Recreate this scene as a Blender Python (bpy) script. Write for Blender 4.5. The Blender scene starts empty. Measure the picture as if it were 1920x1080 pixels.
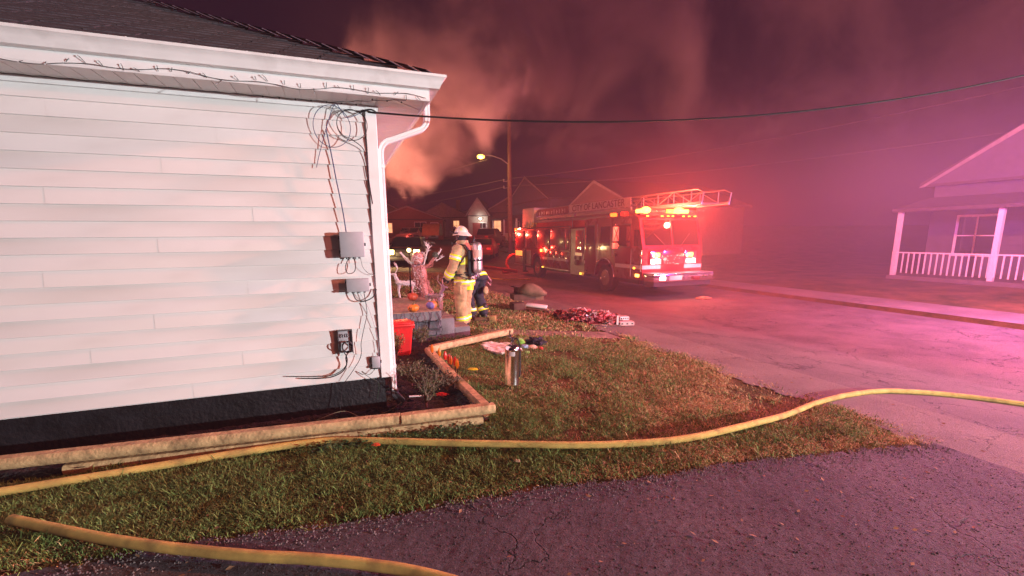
import bpy, bmesh, math, random
import numpy as np
from mathutils import Vector, Matrix, noise as mnoise
random.seed(7); np.random.seed(7)
sc = bpy.context.scene
COL = sc.collection
R = math.radians

# ------------------------------------------------------------------ camera
cd = bpy.data.cameras.new('camera'); cam = bpy.data.objects.new('camera', cd); COL.objects.link(cam)
cd.sensor_width = 36; cd.lens = 36 * 850 / 1920.0; cd.shift_y = 60 / 1920.0
cd.clip_start = 0.05; cd.clip_end = 2000
PITCH = math.atan(157 / 850.0)
cam.matrix_world = (Matrix.Translation((0, 0, 1.7)) @ Matrix.Rotation(math.pi / 2 - PITCH, 4, 'X') @ Matrix.Rotation(R(-0.45), 4, 'Z'))
sc.camera = cam
# ------------------------------------------------------------------ world
w = bpy.data.worlds.new('World'); sc.world = w; w.use_nodes = True
nt = w.node_tree; nt.nodes.clear()
out = nt.nodes.new('ShaderNodeOutputWorld'); sky = nt.nodes.new('ShaderNodeTexSky'); sky.sky_type = 'NISHITA'
sky.sun_disc = False; sky.sun_elevation = R(-4); sky.sun_rotation = R(112)
b1 = nt.nodes.new('ShaderNodeBackground'); b1.inputs[1].default_value = 0.05
b2 = nt.nodes.new('ShaderNodeBackground'); b2.inputs[0].default_value = (0.85, 0.10, 0.75, 1); b2.inputs[1].default_value = 0.011
ad = nt.nodes.new('ShaderNodeAddShader')
nt.links.new(sky.outputs[0], b1.inputs[0]); nt.links.new(b1.outputs[0], ad.inputs[0]); nt.links.new(b2.outputs[0], ad.inputs[1]); nt.links.new(ad.outputs[0], out.inputs[0])
# ------------------------------------------------------------------ lights
def lamp(name, typ, loc, col, power, size=0.08, target=None, angle=60, blend=0.4):
    l = bpy.data.lights.new(name, typ); l.color = col; l.energy = power; l.shadow_soft_size = size
    o = bpy.data.objects.new(name, l); COL.objects.link(o); o.location = loc
    if typ == 'SPOT':
        l.spot_size = R(angle); l.spot_blend = blend
        o.rotation_euler = (Vector(target) - Vector(loc)).to_track_quat('-Z', 'Y').to_euler()
    return o
A = R(20.8)
NX, NY = math.cos(A), math.sin(A)
def ds(d, s): return (NX * d - NY * s, NY * d + NX * s)
def road_frame(d, s, z): x, y = ds(d, s); return (x, y, z)
# scene light and beacons of an unseen engine to the right, plus an added lawn fill
KEY = lamp('scene_light', 'SPOT', (18.5, -4.2, 2.5), (0.95, 0.97, 1.0), 25000, 0.13, (-1.0, 5.6, 0.9), 42, 0.6)
RED = lamp('offframe_tinted_lamp', 'POINT', (8.5, -4.0, 4.6), (1.0, 0.17, 0.11), 1900, 0.15)
LAWN_FILL = lamp('offframe_tinted_lamp', 'POINT', (11.0, 7.2, 5.4), (1.0, 0.23, 0.11), 10500, 0.15)  # extra red lamp added to brighten lawn and road
VIO = lamp('offframe_tinted_lamp', 'POINT', (11.6, 8.6, 3.6), (0.58, 0.16, 1.0), 3700, 0.2)
FIRE = lamp('fire_glow', 'SPOT', (-9.5, 17.5, 2.4), (1.0, 0.29, 0.18), 19000, 0.5, (-5.2, 23.0, 7.2), 92, 0.8)
# ------------------------------------------------------------------ exposure
vs = sc.view_settings
vs.view_transform = 'Standard'; vs.look = 'None'; vs.gamma = 1; vs.exposure = -0.08; vs.use_curve_mapping = False
sc.cycles.volume_step_rate = 1.0
sc.cycles.volume_bounces = 0
sc.cycles.volume_max_steps = 128
sc.cycles.max_bounces = 5; sc.cycles.diffuse_bounces = 2; sc.cycles.glossy_bounces = 3
sc.cycles.sample_clamp_indirect = 4; sc.cycles.sample_clamp_direct = 0

# ================================================================== helpers
def tag(o, label=None, cat=None, group=None, kind=None):
    if label: o['label'] = label
    if cat: o['category'] = cat
    if group: o['group'] = group
    if kind: o['kind'] = kind
    return o
def thing(name, label, cat, loc=(0, 0, 0), rz=0, group=None):
    o = bpy.data.objects.new(name, None); COL.objects.link(o); o.location = loc; o.rotation_euler = (0, 0, rz)
    o.empty_display_size = 0.1
    return tag(o, label, cat, group)
def obj(name, me, m=None, parent=None, loc=None, rot=None, label=None):
    if isinstance(me, MB): me = me.mesh(name)
    if m is not None and not me.materials:
        for q in (m if isinstance(m, (list, tuple)) else [m]): me.materials.append(q)
    o = bpy.data.objects.new(name, me); COL.objects.link(o)
    if parent is not None: o.parent = parent
    if loc: o.location = loc
    if rot: o.rotation_euler = rot
    if label: o['label'] = label
    return o
def copy_tree(o, parent=None):
    c = o.copy(); COL.objects.link(c); c.parent = parent
    for ch in [k for k in bpy.data.objects if k.parent == o]: copy_tree(ch, c)
    return c

class MB:
    def __init__(self): self.v = []; self.f = []; self.mi = []; self.smooth = False
    def add(self, vs_, fs, mi=0):
        n = len(self.v); self.v += [tuple(p) for p in vs_]
        for f in fs: self.f.append(tuple(i + n for i in f)); self.mi.append(mi)
        return self
    def box(self, x0, x1, y0, y1, z0, z1, mi=0, M=None):
        p = [(x, y, z) for z in (z0, z1) for y in (y0, y1) for x in (x0, x1)]
        if M is not None: p = [M @ Vector(q) for q in p]
        return self.add(p, [(0, 2, 3, 1), (4, 5, 7, 6), (0, 1, 5, 4), (2, 6, 7, 3), (0, 4, 6, 2), (1, 3, 7, 5)], mi)
    def rbox(self, x0, x1, y0, y1, z0, z1, r=0.01, mi=0, M=None, seg=2):
        bm = bmesh.new(); bmesh.ops.create_cube(bm, size=1)
        for v in bm.verts: v.co = Vector(((x0 + x1) / 2 + v.co.x * (x1 - x0), (y0 + y1) / 2 + v.co.y * (y1 - y0), (z0 + z1) / 2 + v.co.z * (z1 - z0)))
        bmesh.ops.bevel(bm, geom=bm.edges[:], offset=r, segments=seg, affect='EDGES', profile=0.5)
        return self.bm(bm, mi, M)
    def bm(self, bm, mi=0, M=None):
        bm.verts.index_update()
        vs_ = [(M @ v.co) if M is not None else v.co.copy() for v in bm.verts]
        fs = [[v.index for v in f.verts] for f in bm.faces]; bm.free()
        return self.add(vs_, fs, mi)
    def loft(self, rings, mi=0, caps=True, closed=True):
        n = len(rings[0]); vs_ = [p for r in rings for p in r]; fs = []
        for k in range(len(rings) - 1):
            for i in range(n if closed else n - 1):
                j = (i + 1) % n; fs.append((k * n + i, k * n + j, (k + 1) * n + j, (k + 1) * n + i))
        if caps and closed: fs.append(tuple(range(n))[::-1]); fs.append(tuple(range((len(rings) - 1) * n, len(rings) * n)))
        return self.add(vs_, fs, mi)
    def tube(self, pts, r, n=8, mi=0, caps=True, flat=1.0, up=None):
        pts = [Vector(p) for p in pts]
        rs = r if isinstance(r, (list, tuple)) else [r] * len(pts)
        rings = []; ref = None
        for k, p in enumerate(pts):
            t = (pts[min(k + 1, len(pts) - 1)] - pts[max(k - 1, 0)]).normalized()
            if up is not None: a = t.cross(Vector(up)).normalized()
            else:
                if ref is None: ref = Vector((0, 0, 1)) if abs(t.z) < .9 else Vector((1, 0, 0))
                a = t.cross(ref).normalized() if t.cross(ref).length > 1e-4 else t.orthogonal().normalized()
            b = a.cross(t).normalized()
            if up is None: ref = b
            rings.append([p + a * math.cos(q) * rs[k] + b * math.sin(q) * rs[k] * flat for q in [2 * math.pi * i / n for i in range(n)]])
        return self.loft(rings, mi, caps)
    def lathe(self, prof, n=16, mi=0, M=None, caps=True):
        rings = []
        for r, z in prof:
            ring = [Vector((r * math.cos(2 * math.pi * i / n), r * math.sin(2 * math.pi * i / n), z)) for i in range(n)]
            rings.append([M @ q for q in ring] if M is not None else ring)
        return self.loft(rings, mi, caps)
    def ball(self, c, rx, ry=None, rz=None, n=10, mi=0, M=None):
        ry = ry or rx; rz = rz or rx
        bm = bmesh.new(); bmesh.ops.create_uvsphere(bm, u_segments=n + 4, v_segments=n, radius=1)
        for v in bm.verts: v.co = Vector((c[0] + v.co.x * rx, c[1] + v.co.y * ry, c[2] + v.co.z * rz))
        return self.bm(bm, mi, M)
    def prism(self, poly, axis, a, b, mi=0):
        # poly in the two other axes; axis 'x','y','z'
        def P(u, v, t): return {'x': (t, u, v), 'y': (u, t, v), 'z': (u, v, t)}[axis]
        n = len(poly); vs_ = [P(u, v, a) for u, v in poly] + [P(u, v, b) for u, v in poly]
        fs = [(i, (i + 1) % n, n + (i + 1) % n, n + i) for i in range(n)] + [tuple(range(n))[::-1], tuple(range(n, 2 * n))]
        return self.add(vs_, fs, mi)
    def mesh(self, name):
        me = bpy.data.meshes.new(name); me.from_pydata([tuple(v) for v in self.v], [], self.f)
        me.polygons.foreach_set('material_index', self.mi)
        bm = bmesh.new(); bm.from_mesh(me)
        bmesh.ops.triangulate(bm, faces=[f for f in bm.faces if len(f.verts) > 6])
        bmesh.ops.recalc_face_normals(bm, faces=bm.faces); bm.to_mesh(me); bm.free()
        if self.smooth:
            me.polygons.foreach_set('use_smooth', [True] * len(me.polygons))
            try: me.set_sharp_from_angle(angle=R(40))
            except Exception: pass
        me.update(); return me
def S(mb): mb.smooth = True; return mb

def sweep(path, prof, closed=False):
    """mitred sweep: path of plan points, prof = (offset to the right of travel, z)"""
    mb = MB(); n = len(path); P = [Vector((p[0], p[1])) for p in path]; rings = []
    for k in range(n):
        d0 = (P[k] - P[k - 1]).normalized() if k > 0 else None
        d1 = (P[k + 1] - P[k]).normalized() if k < n - 1 else None
        if d0 is None: d0 = d1
        if d1 is None: d1 = d0
        n0 = Vector((d0.y, -d0.x)); n1 = Vector((d1.y, -d1.x)); m = (n0 + n1).normalized(); m = m / max(.3, m.dot(n0))
        rings.append([Vector((P[k].x + m.x * o, P[k].y + m.y * o, z)) for o, z in prof])
    return mb.loft(rings)

_mats = {}
def mat(name, col, rough=0.6, metal=0.0, ns=0, na=0.0, bump=0.0, bs=None, emit=0, ecol=None, col2=None, spec=None, coat=0, coords='Object', trans=0, detail=4, dirt=None, wave=None, sheen=0):
    if name in _mats: return _mats[name]
    m = bpy.data.materials.new(name); m.use_nodes = True; _mats[name] = m
    t = m.node_tree; p = t.nodes['Principled BSDF']; L = t.links
    p.inputs['Base Color'].default_value = (*col, 1); p.inputs['Roughness'].default_value = rough; p.inputs['Metallic'].default_value = metal
    if spec is not None: p.inputs['Specular IOR Level'].default_value = spec
    if coat: p.inputs['Coat Weight'].default_value = coat; p.inputs['Coat Roughness'].default_value = .08
    if sheen: p.inputs['Sheen Weight'].default_value = sheen
    if trans: p.inputs['Transmission Weight'].default_value = trans
    if emit:
        p.inputs['Emission Color'].default_value = (*(ecol or col), 1); p.inputs['Emission Strength'].default_value = emit
    tc = t.nodes.new('ShaderNodeTexCoord')
    if ns:
        nz = t.nodes.new('ShaderNodeTexNoise'); nz.inputs['Scale'].default_value = ns; nz.inputs['Detail'].default_value = detail; nz.inputs['Roughness'].default_value = .6
        L.new(tc.outputs[coords], nz.inputs['Vector'])
        mx = t.nodes.new('ShaderNodeMix'); mx.data_type = 'RGBA'
        rp = t.nodes.new('ShaderNodeMapRange'); rp.inputs[1].default_value = .35; rp.inputs[2].default_value = .65
        L.new(nz.outputs['Fac'], rp.inputs[0]); L.new(rp.outputs[0], mx.inputs['Factor'])
        c2 = col2 or tuple(min(1, c * (1 - na)) for c in col); c1 = col if col2 else tuple(min(1, c * (1 + na)) for c in col)
        mx.inputs['A'].default_value = (*c1, 1); mx.inputs['B'].default_value = (*c2, 1)
        L.new(mx.outputs['Result'], p.inputs['Base Color']); last = mx
        if dirt:   # (scale, colour, amount)
            n2 = t.nodes.new('ShaderNodeTexNoise'); n2.inputs['Scale'].default_value = dirt[0]; n2.inputs['Detail'].default_value = 8
            L.new(tc.outputs[coords], n2.inputs['Vector'])
            r2 = t.nodes.new('ShaderNodeMapRange'); r2.inputs[1].default_value = .5; r2.inputs[2].default_value = .75; r2.inputs[4].default_value = dirt[2]
            m2 = t.nodes.new('ShaderNodeMix'); m2.data_type = 'RGBA'; m2.inputs['B'].default_value = (*dirt[1], 1)
            L.new(n2.outputs['Fac'], r2.inputs[0]); L.new(r2.outputs[0], m2.inputs['Factor']); L.new(mx.outputs['Result'], m2.inputs['A'])
            L.new(m2.outputs['Result'], p.inputs['Base Color'])
        rr = t.nodes.new('ShaderNodeMapRange'); rr.inputs[3].default_value = max(0, rough - .1); rr.inputs[4].default_value = min(1, rough + .12)
        L.new(nz.outputs['Fac'], rr.inputs[0]); L.new(rr.outputs[0], p.inputs['Roughness'])
    if bump:
        nb = t.nodes.new('ShaderNodeTexNoise'); nb.inputs['Scale'].default_value = bs or 40; nb.inputs['Detail'].default_value = 6
        L.new(tc.outputs[coords], nb.inputs['Vector'])
        bp = t.nodes.new('ShaderNodeBump'); bp.inputs['Strength'].default_value = bump; bp.inputs['Distance'].default_value = .02
        L.new(nb.outputs['Fac'], bp.inputs['Height']); L.new(bp.outputs[0], p.inputs['Normal'])
    return m
def emat(name, col, s): return mat(name, col, .3, emit=s, ecol=col)

M_vinyl = mat('vinyl', (.78, .77, .745), .45, ns=1.2, na=.04, bump=.10, bs=9, dirt=(2.2, (.42, .39, .34), .30), coords='Generated' if False else 'Object')
M_trim = mat('white_trim', (.82, .82, .80), .4, ns=3, na=.03, dirt=(7, (.55, .5, .45), .2))
M_soffit = mat('soffit_vinyl', (.76, .74, .71), .5, ns=2, na=.04)
M_alu = mat('gutter_white', (.80, .82, .80), .3, ns=4, na=.05, dirt=(9, (.45, .43, .4), .3))
M_found = mat('black_foundation', (.010, .010, .012), .45, ns=6, na=.5, bump=.5, bs=25)
M_shingle = mat('shingle', (.055, .055, .065), .9, ns=30, na=.45, bump=.5, bs=220)
M_box = mat('grey_plastic', (.38, .38, .40), .5, ns=8, na=.06, bump=.05, bs=90)
M_boxd = mat('dark_plastic', (.05, .05, .055), .5)
M_wire_k = mat('black_cable', (.012, .012, .014), .5)
M_wire_b = mat('blue_cable', (.03, .05, .13), .5)
M_wire_g = mat('green_wire', (.02, .05, .03), .5)
M_steel = mat('brushed_steel', (.72, .70, .68), .22, 1, ns=40, na=.08)
M_chrome = mat('chrome', (.8, .8, .82), .12, 1)
M_rubber = mat('rubber', (.015, .015, .017), .8, ns=20, na=.3)

# ================================================================== terrain
PR = [(-400, 0.0), (2.6, 0), (4.7, -.10), (5.75, -.16), (8.4, -.42), (14.0, -.42), (14.02, -.30), (15.6, -.27), (20, -.05), (60, .6), (400, 2)]
def prof(d):
    for (a, za), (b, zb) in zip(PR, PR[1:]):
        if d <= b: return za + (zb - za) * (d - a) / (b - a)
    return PR[-1][1]
def rise(s): return .05 * max(0, s - 25) if s < 75 else 2.5 + .02 * (s - 75)
def h(d, s): return prof(d) + rise(s)
def hx(x, y): return h(NX * x + NY * y, -NY * x + NX * y)
def dsof(x, y): return (NX * x + NY * y, -NY * x + NX * y)
def sheet(dl, sl, off, keep=None, disp=None):
    mb = MB(); nd = len(dl); V = []
    for s in sl:
        for d in dl:
            x, y = ds(d, s); z = h(d, s) + off
            if disp: z += disp(x, y)
            V.append((x, y, z))
    F = []
    for j in range(len(sl) - 1):
        for i in range(nd - 1):
            if keep:
                x, y = ds((dl[i] + dl[i + 1]) / 2, (sl[j] + sl[j + 1]) / 2)
                if not keep(x, y): continue
            F.append((j * nd + i, j * nd + i + 1, (j + 1) * nd + i + 1, (j + 1) * nd + i))
    me = bpy.data.meshes.new('sheet'); me.from_pydata(V, [], F)
    bm = bmesh.new(); bm.from_mesh(me)
    bmesh.ops.delete(bm, geom=[v for v in bm.verts if not v.link_faces], context='VERTS')
    bm.normal_update(); bm.to_mesh(me); bm.free()
    return me
def fr(a, b, st): n = max(1, int(round((b - a) / st))); return [a + (b - a) * i / n for i in range(n + 1)]
def uniq(l): l = sorted(set(round(v, 4) for v in l)); return l
def nz(x, y, k=1.0, s=0): return mnoise.noise(Vector((x * k, y * k, s)))
def fbm(x, y, z=0): return mnoise.fractal(Vector((x, y, z)), 0.8, 2.1, 5)

def ground_mat():
    m = bpy.data.materials.new('lawn_soil'); m.use_nodes = True; t = m.node_tree; L = t.links; p = t.nodes['Principled BSDF']
    p.inputs['Roughness'].default_value = .95; p.inputs['Specular IOR Level'].default_value = .1
    tc = t.nodes.new('ShaderNodeTexCoord')
    n1 = t.nodes.new('ShaderNodeTexNoise'); n1.inputs['Scale'].default_value = 1.1; n1.inputs['Detail'].default_value = 7; n1.inputs['Roughness'].default_value = .7
    n2 = t.nodes.new('ShaderNodeTexNoise'); n2.inputs['Scale'].default_value = 60; n2.inputs['Detail'].default_value = 6
    L.new(tc.outputs['Object'], n1.inputs[0]); L.new(tc.outputs['Object'], n2.inputs[0])
    r1 = t.nodes.new('ShaderNodeValToRGB'); e = r1.color_ramp.elements
    e[0].position = .35; e[0].color = (.07, .07, .025, 1); e[1].position = .62; e[1].color = (.21, .13, .06, 1)
    L.new(n1.outputs[0], r1.inputs[0])
    mx = t.nodes.new('ShaderNodeMix'); mx.data_type = 'RGBA'; mx.blend_type = 'MULTIPLY'; mx.inputs[0].default_value = .8
    r2 = t.nodes.new('ShaderNodeValToRGB'); r2.color_ramp.elements[0].color = (.3, .3, .3, 1); r2.color_ramp.elements[1].color = (1.3, 1.3, 1.3, 1)
    L.new(n2.outputs[0], r2.inputs[0]); L.new(r1.outputs[0], mx.inputs['A']); L.new(r2.outputs[0], mx.inputs['B']); L.new(mx.outputs['Result'], p.inputs['Base Color'])
    bp = t.nodes.new('ShaderNodeBump'); bp.inputs['Strength'].default_value = .9; bp.inputs['Distance'].default_value = .03
    L.new(n2.outputs[0], bp.inputs['Height']); L.new(bp.outputs[0], p.inputs['Normal'])
    return m
def asphalt_mat(name, base, lite, cracks=1.0, stone=130, coarse=.6):
    m = bpy.data.materials.new(name); m.use_nodes = True; t = m.node_tree; L = t.links; p = t.nodes['Principled BSDF']
    p.inputs['Roughness'].default_value = .8
    tc = t.nodes.new('ShaderNodeTexCoord')
    def N(typ, sc_, det=4):
        n = t.nodes.new(typ); n.inputs['Scale'].default_value = sc_
        if 'Detail' in n.inputs: n.inputs['Detail'].default_value = det
        L.new(tc.outputs['Object'], n.inputs['Vector']); return n
    v = N('ShaderNodeTexVoronoi', stone); big = N('ShaderNodeTexNoise', 1.3, 8); fine = N('ShaderNodeTexNoise', 90, 5)
    r = t.nodes.new('ShaderNodeValToRGB'); r.color_ramp.elements[0].color = (*base, 1); r.color_ramp.elements[1].color = (*lite, 1)
    r.color_ramp.elements[0].position = .35; r.color_ramp.elements[1].position = .75
    L.new(big.outputs[0], r.inputs[0])
    rgc = N('ShaderNodeTexNoise', 35, 10); rgc.inputs['Roughness'].default_value = .8; st = t.nodes.new('ShaderNodeMapRange'); st.inputs[1].default_value = .33; st.inputs[2].default_value = .67; st.inputs[3].default_value = .35; st.inputs[4].default_value = 1.75
    L.new(rgc.outputs[0], st.inputs[0])
    mu = t.nodes.new('ShaderNodeMix'); mu.data_type = 'RGBA'; mu.blend_type = 'MULTIPLY'; mu.inputs[0].default_value = coarse
    L.new(r.outputs[0], mu.inputs['A']); L.new(st.outputs[0], mu.inputs['B'])
    last = mu.outputs['Result']; height = None
    # cracks: warped voronoi edges
    wn = N('ShaderNodeTexNoise', 2.5, 5)
    ma = t.nodes.new('ShaderNodeMixRGB'); ma.blend_type = 'LINEAR_LIGHT'; ma.inputs[0].default_value = .45
    L.new(tc.outputs['Object'], ma.inputs[1]); L.new(wn.outputs['Color'], ma.inputs[2])
    vc = t.nodes.new('ShaderNodeTexVoronoi'); vc.feature = 'DISTANCE_TO_EDGE'; vc.inputs['Scale'].default_value = 1.5; L.new(ma.outputs[0], vc.inputs['Vector'])
    cr = t.nodes.new('ShaderNodeMapRange'); cr.inputs[1].default_value = .0; cr.inputs[2].default_value = .014; L.new(vc.outputs[0], cr.inputs[0])
    cm = t.nodes.new('ShaderNodeMapRange'); cm.inputs[1].default_value = .48; cm.inputs[2].default_value = .58; cm.inputs[3].default_value = 1.0 ; cm.inputs[4].default_value = 1 - cracks
    n5 = N('ShaderNodeTexNoise', .7, 2); L.new(n5.outputs[0], cm.inputs[0])
    mxx = t.nodes.new('ShaderNodeMath'); mxx.operation = 'MAXIMUM'; L.new(cr.outputs[0], mxx.inputs[0]); L.new(cm.outputs[0], mxx.inputs[1])
    m3 = t.nodes.new('ShaderNodeMix'); m3.data_type = 'RGBA'; m3.inputs['A'].default_value = (.008, .007, .008, 1)
    L.new(mxx.outputs[0], m3.inputs['Factor']); L.new(last, m3.inputs['B']); L.new(m3.outputs['Result'], p.inputs['Base Color'])
    hs = t.nodes.new('ShaderNodeMath'); hs.operation = 'ADD'; rg = N('ShaderNodeTexNoise', 48, 9); rg.inputs['Roughness'].default_value = .78; rs = t.nodes.new('ShaderNodeMath'); rs.operation = 'MULTIPLY'; rs.inputs[1].default_value = 2.2; L.new(rg.outputs[0], rs.inputs[0]); L.new(rs.outputs[0], hs.inputs[0])
    hm = t.nodes.new('ShaderNodeMath'); hm.operation = 'MULTIPLY'; hm.inputs[1].default_value = 2.5; L.new(mxx.outputs[0], hm.inputs[0]); L.new(hm.outputs[0], hs.inputs[1])
    h2 = t.nodes.new('ShaderNodeMath'); h2.operation = 'ADD'; L.new(hs.outputs[0], h2.inputs[0]); L.new(fine.outputs[0], h2.inputs[1])
    bp = t.nodes.new('ShaderNodeBump'); bp.inputs['Strength'].default_value = 1; bp.inputs['Distance'].default_value = .012
    L.new(h2.outputs[0], bp.inputs['Height']); L.new(bp.outputs[0], p.inputs['Normal'])
    return m
M_ground = ground_mat()
M_drive = asphalt_mat('driveway_asphalt', (.050, .040, .050), (.105, .085, .095), 1.0, 62, 1.0)
M_road = asphalt_mat('road_asphalt', (.09, .075, .07), (.16, .13, .12), .9, 60, .4)
M_conc = asphalt_mat('gutter_concrete', (.14, .12, .105), (.22, .19, .165), .7, 50, .3)
M_walk = mat('walk_concrete', (.24, .19, .15), .9, ns=2.5, na=.3, bump=.4, bs=60, dirt=(5, (.07, .05, .03), .8))

dl = uniq([-400, -150, -60, -30, -20, -12] + fr(-8, 2.6, .5) + fr(2.6, 14, .4) + [4.7, 5.75, 8.4, 14.02, 14.6, 15.6, 17.5, 20, 30, 60, 150, 400])
sl = uniq([-400, -100, -40, -20] + fr(-10, 24, .5) + [25, 27, 30, 40, 55, 75, 150, 400])
gnd = obj('ground', sheet(dl, sl, -.004, disp=None), M_ground); tag(gnd, kind='structure')
rd = obj('road', sheet(uniq([5.75, 6.5, 7.5, 8.4] + fr(9, 14, 1)), uniq(fr(-60, 75, 3) + [25]), .004), M_road); tag(rd, kind='structure')
cr_ = obj('cross_street', sheet(uniq(fr(-60, 5.72, 2) + [2.6, 4.7]), uniq(fr(23, 33, 1)), .004), M_road); tag(cr_, kind='structure')
def apr_keep(x, y):
    d, s = dsof(x, y); return d > 4.62 + .12 * nz(s, 0, 1.1) + .08 * nz(s, 3, 5)
ap = obj('gutter_strip', sheet(fr(4.4, 5.746, .05) + [], uniq(fr(-6, 22.9, .08)), .007, apr_keep), M_conc); tag(ap, kind='structure')
sw = obj('sidewalk', sheet([14.02, 14.1, 15.6], uniq(fr(-60, 75, 5) + [25]), .004), M_conc); tag(sw, kind='structure')
def drive_edge(x): return 2.735 + .255 * x + .07 * nz(x, 1, 1.3) + .03 * nz(x, 4, 6) + .018 * nz(x, 9, 22)
def drive_keep(x, y):
    d, s = dsof(x, y)
    return y < drive_edge(x) and d < 4.72
me = sheet(fr(-6, 4.76, .045), fr(-3.0, 5.4, .045), .012, drive_keep, lambda x, y: .004 * nz(x, y, 4) + .004 * nz(x, y, 19))
dv = obj('driveway', me, M_drive); tag(dv, kind='structure')
# walkway from the steps to the street
def walk_keep(x, y):
    c = 7.98 + .05 * x + .03 * nz(x, 2, 2); return -.55 < x < 1.95 and abs(y - c) < .30 + .06 * nz(x, y, 4)
wk = obj('walkway', sheet(fr(1.6, 4.62, .05), fr(6.3, 8.2, .05), .006, walk_keep), M_walk); tag(wk, kind='structure')

# ================================================================== white house
HX, HY = -1.21, 4.325
house = thing('white_house', 'white house with vinyl lap siding, white gutter and grey hip roof', 'house', (HX, HY, 0), A)
LW, LD = 9.0, 8.0      # along the front wall, into depth
obj('wall', MB().box(-LW, -.012, .012, LD, .34, 2.86), M_vinyl, house)
obj('foundation', MB().box(-LW, -.05, .04, LD, -.3, .338), M_found, house)
ex = .124
sb = MB(); n = 20
prof_s = [(0, 0), (-.017, 0), (-.019, .004), (-.017, .012), (-.004, ex - .001), (0, ex - .001)]
sb.prism(prof_s, 'x', -LW, -.089)
pass
us = MB(); us.prism(prof_s, 'x', 0, 1); usm = us.mesh('siding_board')
for k in range(n):
    j = [(-.089), -.089 - [1.55, 2.9, .95, 2.2, 3.3][k % 5] - .1 * (k % 3), 0, 0]; j[2] = j[1] - 3.66; j[3] = -LW
    for q, (a_, b_) in enumerate(((j[0], j[1]), (j[1], j[2]), (j[2], j[3]))):
        o = obj('siding_board', usm, M_vinyl, house, (b_ - (.012 if q < 2 else 0), .012 + (.0016 if q % 2 else 0), .35 + k * ex)); o.scale = (a_ - b_ + (.012 if q < 2 else 0), 1, 1)
sb2 = MB(); sb2.prism([(0, 0), (.017, 0), (.019, .004), (.017, .012), (.004, ex - .001), (0, ex - .001)], 'y', .09, LD)
sbm2 = sb2.mesh('siding_board')
for k in range(n): obj('siding_board', sbm2, M_vinyl, house, (-.012, 0, .35 + k * ex))
cp = MB(); cp.rbox(-.088, .006, -.026, .03, .345, 2.838, .004); cp.rbox(-.03, .0061, -.0255, .088, .3452, 2.8378, .004)
obj('corner_post', cp, M_trim, house)
obj('frieze', sweep([(-LW, 0), (0, 0), (0, LD)], [(0, 2.80), (.022, 2.80), (.026, 2.842), (0, 2.842)]), M_trim, house)
# soffit panels
pz0, pz1 = 2.845, 2.857
sp = MB(); pwid = .118
sp.box(0, pwid - .006, -.398, -.001, pz0, pz1); sp.box(pwid - .006, pwid, -.398, -.001, pz0 + .006, pz1)
spm = sp.mesh('soffit_panel')
for k in range(int(LW / pwid) - 1): obj('soffit_panel', spm, M_soffit, house, (-(k + 1) * pwid, 0, 0))
sp = MB(); sp.box(.001, .398, 0, pwid - .006, pz0, pz1); sp.box(.001, .398, pwid - .006, pwid, pz0 + .006, pz1); spm2 = sp.mesh('soffit_panel')
for k in range(int(LD / pwid)): obj('soffit_panel', spm2, M_soffit, house, (0, -.398 + k * pwid + .001, 0))
obj('soffit_seam', MB().box(-.012, .012, -.01, .01, 0, .008, M=Matrix.Translation((.2, -.2, pz0 - .004)) @ Matrix.Rotation(R(-45), 4, 'Z') @ Matrix.Diagonal((1, 27, 1, 1))), M_trim, house)
obj('fascia', sweep([(-LW, -.40), (.40, -.40), (.40, LD)], [(0, 2.822), (.012, 2.822), (.016, 2.832), (.012, 2.838), (.012, 3.0), (0, 3.0)]), M_trim, house)
gp = [(.014, 2.905), (.085, 2.905), (.094, 2.93), (.105, 2.945), (.118, 2.975), (.135, 2.985), (.137, 3.003), (.128, 3.004), (.122, 2.992), (.105, 2.985), (.09, 2.95), (.080, 2.915), (.02, 2.915), (.02, 3.0), (.014, 3.0)]
obj('gutter', S(sweep([(-LW, -.40), (.40, -.40), (.40, LD)], gp)), M_alu, house)
hang = MB().box(-.004, .004, -.53, -.415, 2.99, 3.008).mesh('gutter_hanger')
for u in (-.16, -.9, -1.6, -2.3, -3.0): obj('gutter_hanger', hang, M_alu, house, (u, 0, 0))
# roof
slope = .485
E0 = Vector((.44, -.44, 3.012))
rf = MB(); Wd = LD / 2 + .44
def rp(u, v): return (u, v, 3.012 + slope * (v + .44))
rf.add([(-LW, -.44, 3.0), (.44, -.44, 3.0), (.44 - Wd, -.44 + Wd, 3.0 + slope * Wd), (-LW, -.44 + Wd, 3.0 + slope * Wd), (.44, LD + .44, 3.0), (-LW, LD + .44, 3.0)],
       [(0, 1, 2, 3), (1, 4, 2), (4, 5, 3, 2)])
obj('roof', rf, M_shingle, house)
exs, ws = .14, .305
nrow = int(Wd / (exs * .9))
shm = []
for q in range(3):
    mb = MB(); t0 = .010 + .003 * q
    mb.add([(.002, 0, t0), (ws - .004, 0, t0), (ws - .004, .17, .006 + slope * .17), (.002, .17, .006 + slope * .17), (.002, 0, -.004), (ws - .004, 0, -.004)], [(0, 1, 2, 3), (0, 4, 5, 1), (0, 3, 4), (1, 5, 2)])
    shm.append(mb.mesh('shingle'))
st = MB()
for r_ in range(nrow):
    v = -.445 + r_ * exs * .9; off = (r_ % 2) * ws * .5
    k = 0
    while True:
        u = .44 - (v + .44) - off - (k + 1) * ws
        if u < -5.2: break
        z = 3.004 + slope * (v + .44); q = random.randrange(3)
        if r_ < 9: obj('shingle', shm[q], M_shingle, house, (u, v, z))
        else:
            vv = [Vector(p.co) + Vector((u, v, z)) for p in shm[q].vertices]; st.add(vv, [tuple(p.vertices) for p in shm[q].polygons])
        k += 1
so = obj('shingle', st, M_shingle, house); so['kind'] = 'stuff'
caps = MB()
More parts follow.
